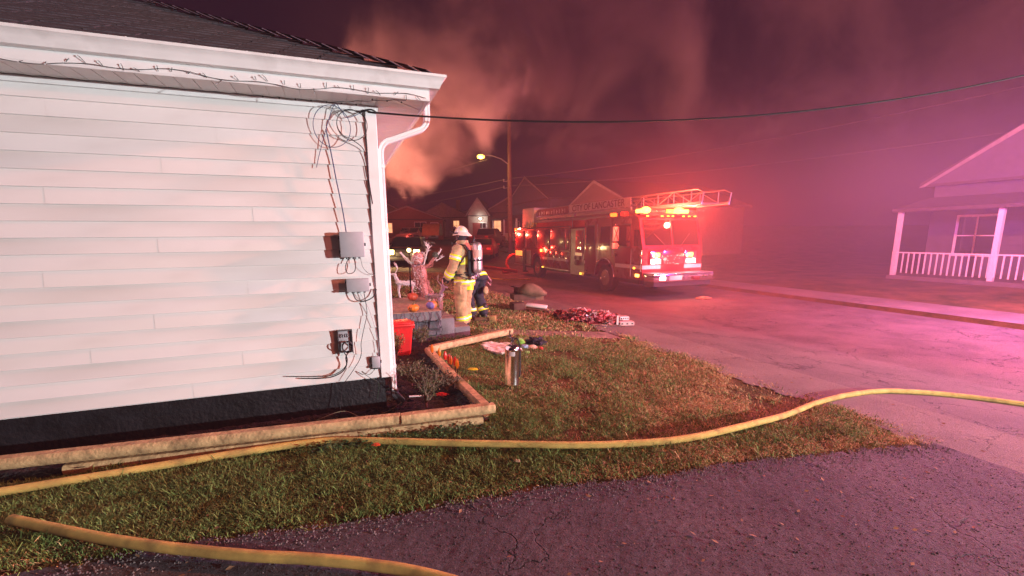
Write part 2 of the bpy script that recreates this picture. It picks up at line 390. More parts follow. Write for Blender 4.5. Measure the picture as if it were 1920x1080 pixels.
for k in range(30):
    c = Vector((.44 - k * .13, -.44 + k * .13, 3.03 + slope * k * .13))
    caps.box(-.09, .09, 0, .145, 0, .006, M=Matrix.Translation(c) @ Matrix.Rotation(R(45), 4, 'Z') @ Matrix.Rotation(math.atan(slope / 1.414), 4, 'X'))
obj('hip_cap', caps, M_shingle, house)
# downspout
def rect_pipe(pts, a=.026, b=.045, rib=True):
    mb = MB(); P = [Vector(p) for p in pts]; rings = []
    for k, p in enumerate(P):
        t = (P[min(k + 1, len(P) - 1)] - P[max(k - 1, 0)]).normalized(); y = Vector((0, 1, 0)); x = y.cross(t).normalized()
        rings.append([p + x * a * sx + y * b * sy for sx, sy in [(-1, -.8), (-.8, -1), (-.3, -1), (-.2, -.9), (.2, -.9), (.3, -1), (.8, -1), (1, -.8), (1, .8), (.8, 1), (-.8, 1), (-1, .8)]])
    return mb.loft(rings)
P = [(.475, .07, 2.93), (.475, .07, 2.80)]
for k in range(1, 7): a_ = k / 6 * R(68); P.append((.475 - .12 * (1 - math.cos(a_)), .07, 2.80 - .12 * math.sin(a_)))
e = P[-1]; dx = e[0] - .14; P.append((.14, .07, e[2] - dx * math.tan(R(22))))
e = P[-1]
for k in range(1, 6): a_ = k / 5; P.append((  .14 - .107 * math.sin(a_ * math.pi / 2), .07, e[2] - .015 * a_ - .11 * (1 - math.cos(a_ * math.pi / 2))))
P += [(.033, .07, 2.2), (.033, .07, 1.2), (.033, .07, .19)]
dsp = obj('downspout', S(rect_pipe(P)), M_alu, house)
for z in (2.33, 1.75, .42): obj('strap', MB().box(.008, .064, .018, .122, z, z + .03), M_trim, dsp)
for (x, z) in ((.44, 2.72), (.13, 2.60), (.47, 2.85)): pass
el = [(.033, .07, .20), (.036, .06, .14), (.07, .02, .10), (.10, -.06, .08)]
obj('elbow', S(rect_pipe(el, .036, .04)), M_boxd, dsp)

# ---- things fixed on the wall
def H2W(u, v, z): p = Matrix.Rotation(A, 4, 'Z') @ Vector((u, v, z)); return (HX + p.x, HY + p.y, p.z)
def wall_box(name, label, u0, u1, z0, z1, dep, cat='utility box'):
    t = thing(name, label, cat, H2W((u0 + u1) / 2, 0, z0), A)
    w_ = (u1 - u0) / 2; hh = z1 - z0
    obj('case', S(MB().rbox(-w_ - .0, w_, -dep * .62, -.012, 0, hh, .006)), M_box, t)
    obj('lid', S(MB().rbox(-w_ - .005, w_ + .004, -dep, -dep * .63, -.005, hh + .005, .008)), M_box, t)
    for q in (.2, .8): obj('hinge', MB().tube([(-w_ - .008, -dep * .6, hh * q - .015), (-w_ - .008, -dep * .6, hh * q + .015)], .007), M_boxd, t)
    obj('latch', MB().rbox(w_ + .004, w_ + .02, -dep * .75, -dep * .5, hh * .5 - .014, hh * .5 + .014, .003), M_boxd, t)
    for q in (-.5, .1, .6): obj('gland', MB().tube([(w_ * q, -dep * .35, -.022), (w_ * q, -dep * .35, .001)], .011), M_boxd, t)
    return t
wall_box('junction_box', 'larger upper grey utility box mounted on the white siding', -.375, -.178, 1.53, 1.745, .125)
wall_box('junction_box', 'smaller flat grey utility box below the larger one on the siding', -.345, -.155, 1.215, 1.325, .12)
wall_box('junction_box', 'tiny grey box low on the siding beside the corner post', -.165, -.098, .46, .565, .05)
t = thing('open_panel', 'open grey connection panel low on the siding with a tangle of cables', 'utility panel', H2W(-.395, 0, .63), A)
obj('back_plate', S(MB().rbox(-.06, .062, -.03, -.012, 0, .215, .004)), M_box, t)
obj('rim', MB().box(-.064, -.056, -.06, -.012, -.004, .22).box(.058, .066, -.06, -.012, -.004, .22).box(-.064, .066, -.06, -.012, .215, .222), M_boxd, t)
for k in range(4): obj('connector', MB().tube([(-.035 + k * .02, -.04, .15), (-.035 + k * .02, -.04, .185)], .006), M_chrome, t)
obj('terminal', S(MB().rbox(-.045, .02, -.05, -.03, .02, .12, .006)), mat('white_plastic', (.6, .6, .6), .5), t)
def cable(name, label, pts, r, m, smooth=6, group=None):
    P = [Vector(p) for p in pts]; Q = []
    for k in range(len(P) - 1):
        p0 = P[max(k - 1, 0)]; p1 = P[k]; p2 = P[k + 1]; p3 = P[min(k + 2, len(P) - 1)]
        for i in range(smooth):
            u = i / smooth
            Q.append(.5 * ((2 * p1) + (-p0 + p2) * u + (2 * p0 - 5 * p1 + 4 * p2 - p3) * u * u + (-p0 + 3 * p1 - 3 * p2 + p3) * u ** 3))
    Q.append(P[-1])
    o = obj(name, S(MB().tube(Q, r, 6)), m); tag(o, label, 'cable', group); return o
def W(u, z, v=-.03): return H2W(u, v, z)
def loop(cu, cz, r, turns, r2=None, v=-.05, a0=0, tail=None):
    pts = []
    for k in range(int(14 * turns) + 1):
        a_ = a0 + 2 * math.pi * k / 14; pts.append(W(cu + r * math.cos(a_), cz + (r2 or r) * math.sin(a_), v - .02 * math.sin(k * .7) - .012 * k / 14))
    return pts
cable('coiled_cable', 'black cable coiled in a loop under the soffit at the house corner', [W(-.06, 2.80, -.03)] + loop(-.205, 2.665, .125, 1.6, a0=R(60)) + [W(-.11, 2.45), W(-.09, 2.2), W(-.07, 2.0, -.028)], .0035, M_wire_k)
cable('coiled_cable', 'wider loop of cable hanging left of the corner coil on the siding', [W(-.08, 2.80)] + loop(-.37, 2.64, .15, 1.2, .17, a0=R(30)) + [W(-.48, 2.44), W(-.52, 2.3)], .003, M_wire_b)
cable('blue_cable', 'thin blue cable running down the siding into the larger upper box', [W(-.42, 2.62), W(-.39, 2.4), W(-.368, 2.2, -.05), W(-.335, 1.95, -.06), W(-.318, 1.75, -.06)], .005, M_wire_b)
cable('box_cable', 'cable loop hanging between the two large grey boxes', [W(-.31, 1.52, -.04), W(-.345, 1.44, -.06), W(-.33, 1.38, -.08), W(-.275, 1.39, -.07), W(-.258, 1.45, -.06), W(-.27, 1.52, -.04)], .0035, M_wire_k)
cable('box_cable', 'thin cable curving from the larger box toward the corner post', [W(-.21, 1.51, -.05), W(-.19, 1.42, -.05), W(-.13, 1.36, -.04), W(-.09, 1.37, -.03)], .002, M_wire_k)
cable('box_cable', 'black cable drooping under the smaller box to the corner post', [W(-.30, 1.20, -.05), W(-.27, 1.13, -.06), W(-.20, 1.115, -.06), W(-.12, 1.15, -.05), W(-.085, 1.22, -.035)], .005, M_wire_k)
cable('box_cable', 'long thin cable winding down from the smaller box past the open panel to the mulch', [W(-.20, 1.2, -.05), W(-.185, 1.0, -.04), W(-.22, .86, -.045), W(-.255, .72, -.05), W(-.27, .58, -.05), W(-.36, .44, -.06), W(-.44, .33, -.06), W(-.47, .2, -.05), W(-.49, .05, -.08)], .003, M_wire_k)
cable('box_cable', 'thin grey cable falling along the corner post to the tiny grey box', [W(-.24, 1.2, -.05), W(-.17, 1.05, -.04), W(-.12, .85, -.04), W(-.1, .7, -.035), W(-.11, .57, -.04)], .0022, M_box)
cable('panel_cable', 'thick black cable tangled out of the open panel and down the siding', [W(-.36, .72, -.06)] + loop(-.38, .70, .045, 1.8, .05, v=-.08) + [W(-.40, .60, -.07), W(-.40, .52, -.06), W(-.44, .46, -.06), W(-.52, .42, -.05), W(-.62, .41, -.04), W(-.8, .43, -.04)], .0055, M_wire_k)
cable('panel_cable', 'second black cable bending down and left below the open panel', [W(-.42, .66, -.06), W(-.39, .58, -.07), W(-.415, .5, -.06), W(-.50, .44, -.05), W(-.62, .43, -.045), W(-.9, .46, -.04)], .0045, M_wire_k)
cable('panel_cable', 'small wire loops hanging under the tiny box over the black foundation', [W(-.14, .45, -.03), W(-.2, .40, -.05), W(-.27, .44, -.05), W(-.2, .37, -.06), W(-.12, .30, -.04), W(-.14, .14, -.03)], .0028, M_wire_g)
cable('ground_cable', 'thin pale cable lying over the mulch in front of the foundation', [(-1.9, 3.75, .03), (-1.7, 3.82, .12), (-1.55, 3.95, .13), (-1.42, 4.0, .05), (-1.32, 4.05, .03), (-1.18, 4.2, .05), (-1.10, 4.28, .09)], .0035, mat('olive_wire', (.12, .13, .08), .5))
# icicle string lights on fascia
t = thing('string_lights', 'unlit icicle light string clipped along the white fascia', 'string lights', H2W(0, -.42, 2.85), A)
mb = MB(); pts = []
for k in range(170):
    u = .38 - k * .03; pts.append((u, -.004 + .004 * math.sin(k), .012 * math.sin(k * .35) + .015 * math.sin(k * .13) - .01))
mb.tube(pts, .0022, 5); obj('main_wire', mb, M_wire_k, t)
bl = mat('clear_bulb', (.5, .5, .5), .2)
for k in range(26):
    u = .33 - k * .10 - random.random() * .03; l = random.uniform(.015, .05); a_ = random.uniform(-1.2, 1.2); up_ = random.choice([1, 1, -1])
    q = Vector((u + l * math.sin(a_), -.012, up_ * l * math.cos(a_))); z0 = .012 * math.sin(((.38 - u) / .03) * .35) - .01
    mb = MB().tube([(u, 0, z0), (u + q.x * 0 + l * .5 * math.sin(a_), -.012, z0 + q.z * .6), (q.x, -.014, z0 + q.z)], .0022, 5)
    c = obj('bulb_lead', mb, M_wire_k, t); obj('bulb', MB().ball((q.x, -.014, z0 + q.z), .005, n=5), bl, c)
mb = MB()
for k in range(15):
    pass
lw = thing('light_wire', 'thin dark light wire looping under the front soffit edge', 'cable', H2W(0, -.02, 2.82), A)
pp = [(.33 - .0, -.36, .03)]
for k in range(1, 60): pp.append((.33 - k * .05, -.36 + min(1, k / 14) * .33, .018 + .004 * math.sin(k * 2.1)))
obj('wire', MB().tube(pp, .0025, 5), M_wire_k, lw)
for k in range(10): obj('clip', MB().ball((.20 - k * .12, -.24 if k < 3 else -.04, .014), .007, n=5), M_wire_k, lw)
# overhead service cable
pts = []
for k in range(41):
    q = k / 40; pts.append((-1.26 + 14.76 * q, 4.28 + 1.9 * q, 2.79 + 3.7 * q - 4 * 1.15 * q * (1 - q)))
o = obj('service_cable', S(MB().tube(pts, .0085, 6)), M_wire_k); tag(o, 'thick black overhead cable from the house corner across the yard', 'cable')
cable('service_drop_clamp', 'short black wire clamp tying the overhead cable to the house corner', [W(-.12, 2.79), W(-.07, 2.80, -.06), H2W(-.03, -.07, 2.80), H2W(.01, -.05, 2.785)], .007, M_wire_k)

# ================================================================== garden bed
M_wood = mat('landscape_timber', (.52, .37, .18), .75, ns=9, na=.25, bump=.5, bs=30, dirt=(14, (.10, .06, .03), .6))
M_mulch = mat('mulch', (.020, .014, .011), .95, ns=25, na=.6, bump=1, bs=80)
M_mulchc = mat('mulch_chip', (.040, .024, .016), .95, ns=30, na=.6)
def timber(a, b, r, label, zr=1.0, z=None):
    a = Vector(a); b = Vector(b); L_ = (b - a).length; n = 14; mb = MB(); rings = []
    dirv = (b - a).normalized(); side = dirv.cross(Vector((0, 0, 1))).normalized(); up = side.cross(dirv)
    for k in range(n + 1):
        q = k / n; rr = r * (1 + .05 * nz(q * L_ * 3, a.x + a.z * 9)) * (.93 if k in (0, n) else 1); p = a + (b - a) * q
        ring = []
        for i in range(14):
            c = math.cos(i * 2 * math.pi / 14); s = math.sin(i * 2 * math.pi / 14)
            x = c * rr; y = max(-.72, min(.72, s)) * rr * zr; ring.append(p + side * x + up * y)
        rings.append(ring)
    mb.loft(rings); mb.smooth = True
    o = obj('landscape_timber', mb, M_wood); tag(o, label, 'timber', 'landscape timbers edging the flower bed'); return o
timber((-3.9, 2.93, .140), (-.98, 3.74, .145), .058, 'pale landscape timber lying in front of the house, running out at the left')
timber((-.97, 3.725, .145), (-.17, 3.975, .145), .058, 'short pale top timber at the near corner of the flower bed')
timber((-3.3, 3.10, .04), (-.28, 3.945, .04), .055, 'lower timber half hidden in clover beneath the pale top timber')
timber((-.235, 4.03, .10), (-.70, 5.12, .09), .058, 'brown bed timber running back from the near corner beside the lawn')
timber((-.71, 5.14, .09), (-1.22, 6.38, .09), .056, 'far brown bed timber behind the orange and red stakes')
timber((-.24, 4.05, .0), (-1.2, 6.35, -.01), .05, 'lower sunken timber under the side of the flower bed')
timber((-1.20, 6.46, .085), (-.02, 7.62, .10), .066, 'orange lit timber running diagonally toward the walkway')
mb = MB().tube([(-.213, 3.965, .196), (-.213, 3.965, .206)], .009); o = obj('nail', mb, M_wire_k, bpy.data.objects['landscape_timber.001'])
def bed_keep(x, y): return True
def poly_in(px, py, poly):
    c = False; j = len(poly) - 1
    for i in range(len(poly)):
        xi, yi = poly[i]; xj, yj = poly[j]
        if (yi > py) != (yj > py) and px < (xj - xi) * (py - yi) / (yj - yi) + xi: c = not c
        j = i
    return c
BED = [(-4.2, 2.75), (-.20, 3.97), (-1.22, 6.42), (-.4, 7.3), (-1.9, 7.2), (-2.4, 7.1), (-2.1, 4.3), (-4.2, 3.3)]
g = 70; V = []; F = []; idx = {}
for i in range(g * 2):
    for j in range(g * 2):
        x = -4.2 + i * .032; y = 2.7 + j * .034
        if poly_in(x, y, BED): idx[(i, j)] = len(V); V.append((x, y, .028 + .022 * nz(x, y, 6) + .018 * nz(x, y, 25)))
for (i, j) in list(idx):
    if all(k in idx for k in ((i + 1, j), (i + 1, j + 1), (i, j + 1))): F.append((idx[(i, j)], idx[(i + 1, j)], idx[(i + 1, j + 1)], idx[(i, j + 1)]))
me = bpy.data.meshes.new('mulch_bed'); me.from_pydata(V, [], F); mu = obj('mulch_bed', me, M_mulch); tag(mu, kind='structure')
mb = MB()
for k in range(9000):
    x = random.uniform(-4.2, -.2); y = random.uniform(2.8, 7.2)
    if not poly_in(x, y, BED) or ((x - HX) * -NY + (y - HY) * NX > -.03 and (x - HX) * NX + (y - HY) * NY < .03): continue
    a_ = random.uniform(0, 6.28); l = random.uniform(.008, .035); w_ = random.uniform(.003, .008); z = .03 + random.random() * .03
    c, s = math.cos(a_), math.sin(a_); dz = random.uniform(-.012, .015)
    mb.add([(x - c * l - s * w_, y - s * l + c * w_, z), (x - c * l + s * w_, y - s * l - c * w_, z), (x + c * l + s * w_, y + s * l - c * w_, z + dz), (x + c * l - s * w_, y + s * l + c * w_, z + dz)], [(0, 1, 2, 3)])
o = obj('mulch_chips', mb, M_mulchc); tag(o, 'dark shredded mulch covering the flower bed', 'mulch', kind='stuff')

def leaf_mat(name, c1, c2, rough=.6):
    m = mat(name, c1, rough, ns=14, col2=c2, na=.1); return m
M_leafy = leaf_mat('yellow_leaf', (.22, .17, .04), (.10, .11, .03)); M_leafo = leaf_mat('olive_leaf', (.07, .085, .025), (.13, .10, .04))
M_leafg = leaf_mat('clover_leaf', (.05, .12, .03), (.03, .07, .02)); M_twig = mat('twig', (.16, .12, .08), .8, ns=30, na=.3)
def shrub(name, label, base, hgt, wid, nbr, nleaf, ml, lsize=.014, cat='shrub', trunk=.012, seed=1):
    rnd = random.Random(seed); t = thing(name, label, cat, base)
    mb = MB(); tips = []
    for k in range(nbr):
        a_ = rnd.uniform(0, 6.28); lean = rnd.uniform(.15, 1) * wid; hh = hgt * rnd.uniform(.6, 1)
        p = [Vector((0, 0, 0)), Vector((0, 0, hgt * .12))]
        for i in range(1, 5):
            q = i / 4; p.append(Vector((math.cos(a_) * lean * q + rnd.uniform(-.02, .02), math.sin(a_) * lean * q + rnd.uniform(-.02, .02), hgt * .12 + (hh - hgt * .12) * q ** .8)))
        mb.tube(p, [trunk, trunk * .8, trunk * .5, trunk * .35, trunk * .25, trunk * .15], 5)
        tips.append(p)
        for i in range(3):
            q0 = p[rnd.randrange(2, 5)]; q1 = q0 + Vector((rnd.uniform(-.3, .3) * wid, rnd.uniform(-.3, .3) * wid, rnd.uniform(.1, .35) * hgt)); mb.tube([q0, (q0 + q1) / 2 + Vector((.01, 0, .01)), q1], trunk * .2, 4); tips.append([q0, q0, (q0 + q1) / 2, q1])
    obj('stem', mb, M_twig, t); lb = MB()
    for k in range(nleaf):
        p = rnd.choice(tips); i = rnd.randrange(1, len(p) - 1); q = rnd.random(); c = p[i] * (1 - q) + p[i + 1] * q + Vector((rnd.gauss(0, .025), rnd.gauss(0, .025), rnd.gauss(0, .02)))
        if c.z < hgt * .18: continue
        n_ = Vector((rnd.gauss(0, 1), rnd.gauss(0, 1), rnd.gauss(0, 1))).normalized(); a1 = n_.orthogonal().normalized(); a2 = n_.cross(a1); s_ = lsize * rnd.uniform(.6, 1.3)
        lb.add([c - a1 * s_, c + a2 * s_ * .5, c + a1 * s_, c - a2 * s_ * .5], [(0, 1, 2, 3)])
    obj('leaves', lb, ml, t); return t
shrub('dry_bush', 'small yellowish bush behind the downspout beside the red tub', (-1.55, 5.75, .03), .48, .17, 14, 2600, M_leafy, .012, seed=3)
shrub('bare_shrub', 'spindly pale stemmed shrub with sparse leaves in the mulch', (-.86, 4.28, .03), .42, .22, 16, 900, M_leafo, .011, trunk=.015, seed=5)
shrub('low_shrub', 'low dull brown shrub further back in the flower bed', (-1.15, 4.95, .03), .30, .28, 16, 1100, M_leafo, .012, seed=9)
shrub('low_shrub', 'low reddish twiggy plant beside the far brown timber', (-.72, 4.75, .03), .22, .2, 14, 700, leaf_mat('rust_leaf', (.10, .045, .02), (.06, .05, .02)), .012, seed=12)
shrub('low_shrub', 'leggy dark plant at the foot of the porch wall', (-1.42, 6.9, .03), .30, .22, 12, 900, M_leafo, .014, seed=15)
def clover(name, label, pts, n, rad, hgt, size):
    rnd = random.Random(n); mb = MB()
    for k in range(n):
        c0 = rnd.choice(pts); x = c0[0] + rnd.gauss(0, rad); y = c0[1] + rnd.gauss(0, rad * .5); z = .01 + rnd.random() ** 1.5 * hgt
        n_ = Vector((rnd.gauss(0, .5), rnd.gauss(0, .5), 1)).normalized(); a1 = n_.orthogonal().normalized(); a2 = n_.cross(a1); s_ = size * rnd.uniform(.5, 1.2); c = Vector((x, y, z))
        q = rnd.uniform(0, 6); u = a1 * math.cos(q) + a2 * math.sin(q); v = n_.cross(u)
        mb.add([c - u * s_, c - u * s_ * .3 + v * s_ * .55, c + u * s_ * .7 + v * s_ * .35, c + u * s_, c + u * s_ * .5 - v * s_ * .5, c - u * s_ * .4 - v * s_ * .45], [(0, 1, 2, 3, 4, 5)])
    o = obj(name, mb, M_leafg); tag(o, label, 'ground cover', kind='stuff')
clover('clover', 'green clover growing along the front of the lower timber', [(-1.5 + k * .1, 3.40 + k * .032) for k in range(13)], 1100, .07, .07, .016)
clover('clover', 'green leafy weeds in the mulch behind the pale top timber', [(-1.35 + k * .1, 3.78 + k * .03) for k in range(7)] + [(-.6, 4.05)], 420, .09, .06, .018)
clover('clover', 'green leaves at the base of the porch steps', [(-1.3 + k * .08, 7.15 + k * .02) for k in range(9)], 420, .09, .10, .02)

# garden stakes shaped like flames / tulips
fl_col = [(.75, .16, .01), (.75, .20, .01), (.60, .02, .01), (.62, .03, .01), (.80, .32, .02), (.60, .025, .01), (.80, .42, .02)]
fl_lab = ['orange petal garden stake, farthest from the camera in the row', 'orange petal garden stake standing second from the far end of the row', 'red petal garden stake between the orange pair and the near cluster',
          'red petal garden stake leaning on the amber one in the near cluster', 'amber petal garden stake between two red ones', 'tall red petal garden stake beside the nearest yellow one', 'yellow petal garden stake, nearest to the camera in the row']
fpos = [(-1.09, 5.99), (-.96, 5.80), (-.86, 5.62), (-.79, 5.46), (-.76, 5.40), (-.70, 5.34), (-.66, 5.24)]
for k in range(7):
    t = thing('garden_stake', fl_lab[k], 'garden stake', (fpos[k][0], fpos[k][1], .02), random.uniform(-.5, .5), 'orange and red petal stakes along the bed timber')
    obj('stake', MB().tube([(0, 0, 0), (.005, 0, .15)], .006, 6), M_wire_k, t)
    c = fl_col[k]; m = mat('petal_%d' % k, c, .35, ns=12, na=.15)
    pet = MB()
    for i in range(5):
        a_ = i * 2 * math.pi / 5; rings = []
        for q in range(7):
            u = q / 6; z = .13 + .115 * u; rr = .015 * math.sin(math.pi * min(1, u * .80 + .12)) + .003; wv = .014 * math.sin(math.pi * (u * .9 + .08)) + .001
            cx, cy = math.cos(a_) * rr, math.sin(a_) * rr; tx, ty = -math.sin(a_), math.cos(a_)
            rings.append([(cx - tx * wv, cy - ty * wv, z), (cx * 1.2, cy * 1.2, z), (cx + tx * wv, cy + ty * wv, z), (cx * .85, cy * .85, z)])
        pet.loft(rings)
    obj('petals', S(pet), m, t)

# red tub
M_redp = mat('red_plastic', (.55, .02, .02), .35, ns=5, na=.1)
t = thing('storage_tub', 'red plastic storage tub with a lid between the house and the porch', 'storage tub', (-1.72, 6.42, .03), A)
mb = MB(); rings = []
for z, k in ((0, .82), (.02, .85), (.42, 1.0), (.425, 1.03)):
    rings.append([Vector((x * .26 * k, y * .19 * k, z)) for x, y in [(-1, -.8), (-.9, -1), (.9, -1), (1, -.8), (1, .8), (.9, 1), (-.9, 1), (-1, .8)]])
mb.loft(rings); obj('tub', mb, M_redp, t)
mb = MB().rbox(-.285, .285, -.215, .215, .425, .455, .012).rbox(-.24, .24, -.17, .17, .455, .475, .015); obj('lid', S(mb), M_redp, t)
obj('latch', MB().rbox(.28, .30, -.05, .05, .36, .46, .004), M_redp, t)
o = obj('green_tray', S(MB().rbox(-.06, .06, -.05, .05, 0, .03, .006)), mat('lime_plastic', (.20, .55, .05), .4)); o.location = (-1.83, 6.19, .33); tag(o, 'small lime green tray beside the red tub behind the downspout', 'tray')

# small litter in bed and lawn
o = obj('label_strip', MB().box(-.085, .085, -.014, .014, 0, .005), mat('white_paint', (.75, .75, .72), .6)); o.location = (-.99, 4.50, .07); o.rotation_euler = (.05, .04, .25); tag(o, 'white plastic strip lying on the mulch by the shrub stem', 'strip')
def crumple(name, label, cat, loc, rx, ry, rz_, m, seed=0, amp=.35, fr_=9, group=None):
    bm = bmesh.new(); bmesh.ops.create_icosphere(bm, subdivisions=4, radius=1)
    for v in bm.verts:
        n_ = 1 + amp * mnoise.fractal(v.co * fr_ * .25 + Vector((seed * 3.1, 0, 0)), .7, 2.2, 4) * 1.6 + amp * .35 * abs(mnoise.noise(v.co * fr_ * .6 + Vector((seed, 5, 0))))
        v.co = Vector((v.co.x * rx * n_, v.co.y * ry * n_, max(-.25, v.co.z * n_) * rz_ + .2 * rz_))
    mb = MB(); mb.bm(bm); mb.smooth = True
    o = obj(name, mb, m); o.location = loc; tag(o, label, cat, group); return o
crumple('red_wrapper', 'small crumpled red wrapper in the mulch right of the shrub', 'wrapper', (-.75, 4.56, .06), .055, .03, .018, M_redp, 3)
crumple('leaf', 'fallen orange red leaf lying on the mulch behind the pale timber', 'leaf', (-1.10, 3.40, .06), .028, .02, .010, mat('orange_leaf', (.55, .07, .01), .5), 4)
crumple('yellow_disc', 'flat yellow object lying in the lawn left of the extinguisher', 'toy', (-.50, 5.52, .05), .062, .045, .014, mat('yellow_plastic', (.65, .50, .02), .5), 5, .15)

# ================================================================== porch
PX, PY = -1.165, 7.42
M_pblock = mat('grey_block', (.10, .10, .115), .85, ns=6, na=.35, bump=.7, bs=35, dirt=(11, (.03, .03, .035), .7))
M_pslab = mat('porch_slab', (.17, .17, .18), .85, ns=5, na=.2, bump=.4, bs=50)
M_ptop = mat('porch_carpet', (.36, .25, .17), .95, ns=18, na=.3, bump=.6, bs=150, dirt=(6, (.15, .09, .06), .6))
t = thing('porch', 'grey stone faced porch with a pale top and two steps', 'porch', (PX, PY, 0), A)
obj('core', MB().box(-2.3, -.03, .06, 1.85, -.1, .335), M_boxd, t)
rnd = random.Random(4)
def stone_face(x0, x1, z0, z1, y, side=False):
    z = z0
    while z < z1 - .02:
        hh = min(z1 - z, rnd.uniform(.09, .14)); x = x0
        if z1 - z - hh < .05: hh = z1 - z
        while x < x1 - .01:
            ww = min(x1 - x, rnd.uniform(.12, .26));
            if x1 - x - ww < .06: ww = x1 - x
            j = [rnd.uniform(-.012, .012) for _ in range(8)]; d = rnd.uniform(.0, .022); g_ = .005
            c = [(x + g_ + j[0], z + g_ + abs(j[1])), (x + ww - g_ + j[2], z + g_ + abs(j[3])), (x + ww - g_ + j[4], z + hh - g_ - abs(j[5])), (x + g_ + j[6], z + hh - g_ - abs(j[7]))]
            cx = sum(p[0] for p in c) / 4; cz = sum(p[1] for p in c) / 4
            inn = [((p[0] - cx) * .88 + cx, (p[1] - cz) * .85 + cz) for p in c]
            V = [(p[0], y + .05, p[1]) for p in c] + [(p[0], y + .012, p[1]) for p in c] + [(p[0], y - d, p[1]) for p in inn]
            if side: V = [(y_, -x_ * -1, z_) for x_, y_, z_ in V]; V = [(-(a_) , b_, c_) for a_, b_, c_ in V]
            F = [(i, (i + 1) % 4, 4 + (i + 1) % 4, 4 + i) for i in range(4)] + [(4 + i, 4 + (i + 1) % 4, 8 + (i + 1) % 4, 8 + i) for i in range(4)] + [(8, 9, 10, 11), (3, 2, 1, 0)]
            obj('stone', MB().add(V, F), M_pblock, t)
            x += ww
        z += hh
stone_face(-2.2, -.03, -.02, .335, .03)
stone_face(.05, 1.8, -.02, .335, .02, side=True)
mb = MB(); pr = [(-2.32, -.03), (-.06, -.03), (-.015, -.012), (0, .03), (0, 1.9), (-2.32, 1.9)]
mb.prism(pr, 'z', .34, .495); obj('slab', mb, M_pslab, t)
mb = MB(); mb.prism([(x * .99 - .01, y + .015 if y < .5 else y - .02) for x, y in pr], 'z', .4952, .503); obj('carpet', mb, M_ptop, t)
obj('step', S(MB().rbox(.002, .24, .12, 1.5, -.05, .335, .012)), M_pslab, t)
obj('step', S(MB().rbox(.243, .52, .14, 1.48, -.05, .165, .012)), M_pslab, t)
M_ptop2 = mat('step_tread', (.27, .22, .18), .9, ns=9, na=.3, bump=.4, bs=60)
obj('tread', MB().box(.01, .232, .128, 1.49, .3352, .341), M_ptop2, t); obj('tread', MB().box(.25, .512, .15, 1.47, .1652, .171), M_ptop2, t)
mb = MB()
for k in range(15):
    x = -.85 + k * .062 + rnd.uniform(-.02, .02); z = .50; p = [(x, -.045, z)]
    for i in range(rnd.randrange(4, 9)):
        x += rnd.uniform(-.035, .035); z -= rnd.uniform(.03, .06); p.append((x, -.045 if z > .33 else -.008, max(.02, z)))
    mb.tube(p, .0035, 5)
mb.tube([(-1.2 + k * .06, -.045, .35 + .012 * math.sin(k * 1.7)) for k in range(20)], .005, 5)
o = obj('dark_strands', mb, M_wire_k); o.location = (PX, PY, 0); o.rotation_euler = (0, 0, A); tag(o, 'thin dark wiggly strands over the face of the porch', 'string lights')  # strands draw the dark wiggly lines on the porch face

# pumpkins
def pumpkin(label, loc, r, zr, m, stem=True, jack=None, name='pumpkin'):
    t = thing(name, label, 'pumpkin', loc, random.random())
    mb = MB(); rings = []
    for i in range(13):
        th = math.pi * i / 12; ring = []
        for j in range(40):
            ph = 2 * math.pi * j / 40; rr = r * math.sin(th) * (1 - .07 * abs(math.cos(ph * 5)) ** 3 * 1) + .002
            dip = -.18 * r * math.exp(-((th / .35) ** 2))
            ring.append((rr * math.cos(ph), rr * math.sin(ph), r * zr * (1 - math.cos(th) * -1 if False else 1 + math.cos(th)) + dip))
        rings.append(ring)
    mb.loft(rings); mb.smooth = True; o = obj('shell', mb, m, t)
    if stem: obj('stem', S(MB().tube([(0, 0, r * zr * 1.75), (.004, 0, r * zr * 2.1), (.02, .01, r * zr * 2.4)], [.018, .011, .012], 7)), M_leafo, t)
    return t
M_pump = mat('pumpkin_orange', (.65, .19, .02), .45, ns=10, na=.15)
M_pumpr = mat('pumpkin_red', (.52, .07, .03), .5, ns=9, na=.12)
def paint_pumpkin():
    m = mat('painted_pumpkin', (.62, .17, .03), .45, ns=5, na=.2); t = m.node_tree; p = t.nodes['Principled BSDF']
    tc = t.nodes.new('ShaderNodeTexCoord'); mp = t.nodes.new('ShaderNodeMapping'); mp.inputs['Location'].default_value = (.0, .0, -.02)
    n = t.nodes.new('ShaderNodeTexGradient'); n.gradient_type = 'SPHERICAL'; mp.inputs['Scale'].default_value = (9, 7, 9); mp.inputs['Location'].default_value = (.2, .8, -.5)
    r = t.nodes.new('ShaderNodeMapRange'); r.inputs[1].default_value = .05; r.inputs[2].default_value = .3
    mx = t.nodes.new('ShaderNodeMix'); mx.data_type = 'RGBA'; mx.inputs['A'].default_value = (.62, .17, .03, 1); mx.inputs['B'].default_value = (.16, .14, .38, 1)
    t.links.new(tc.outputs['Object'], mp.inputs[0]); t.links.new(mp.outputs[0], n.inputs[0]); t.links.new(n.outputs['Fac'], r.inputs[0]); t.links.new(r.outputs[0], mx.inputs['Factor']); t.links.new(mx.outputs['Result'], p.inputs['Base Color'])
    return m
t1 = pumpkin('small carved orange pumpkin at the near edge of the porch', (-1.60, 7.27, .503), .092, .72, M_pump)
t1.rotation_euler = (0, 0, 0)
M_hole = mat('carved_hole', (.03, .012, .008), .8)
ey = MB()
for (x, z) in ((-.045, .075), (-.015, .07)):
    ey.add([(x - .012, -.089, z - .012), (x + .012, -.0915, z - .014), (x + .004, -.0905, z + .022)], [(0, 1, 2)])
ey.ball((-.03, -.083, .035), .02, .008, .008, 6)
obj('carved_face', ey, M_hole, t1)
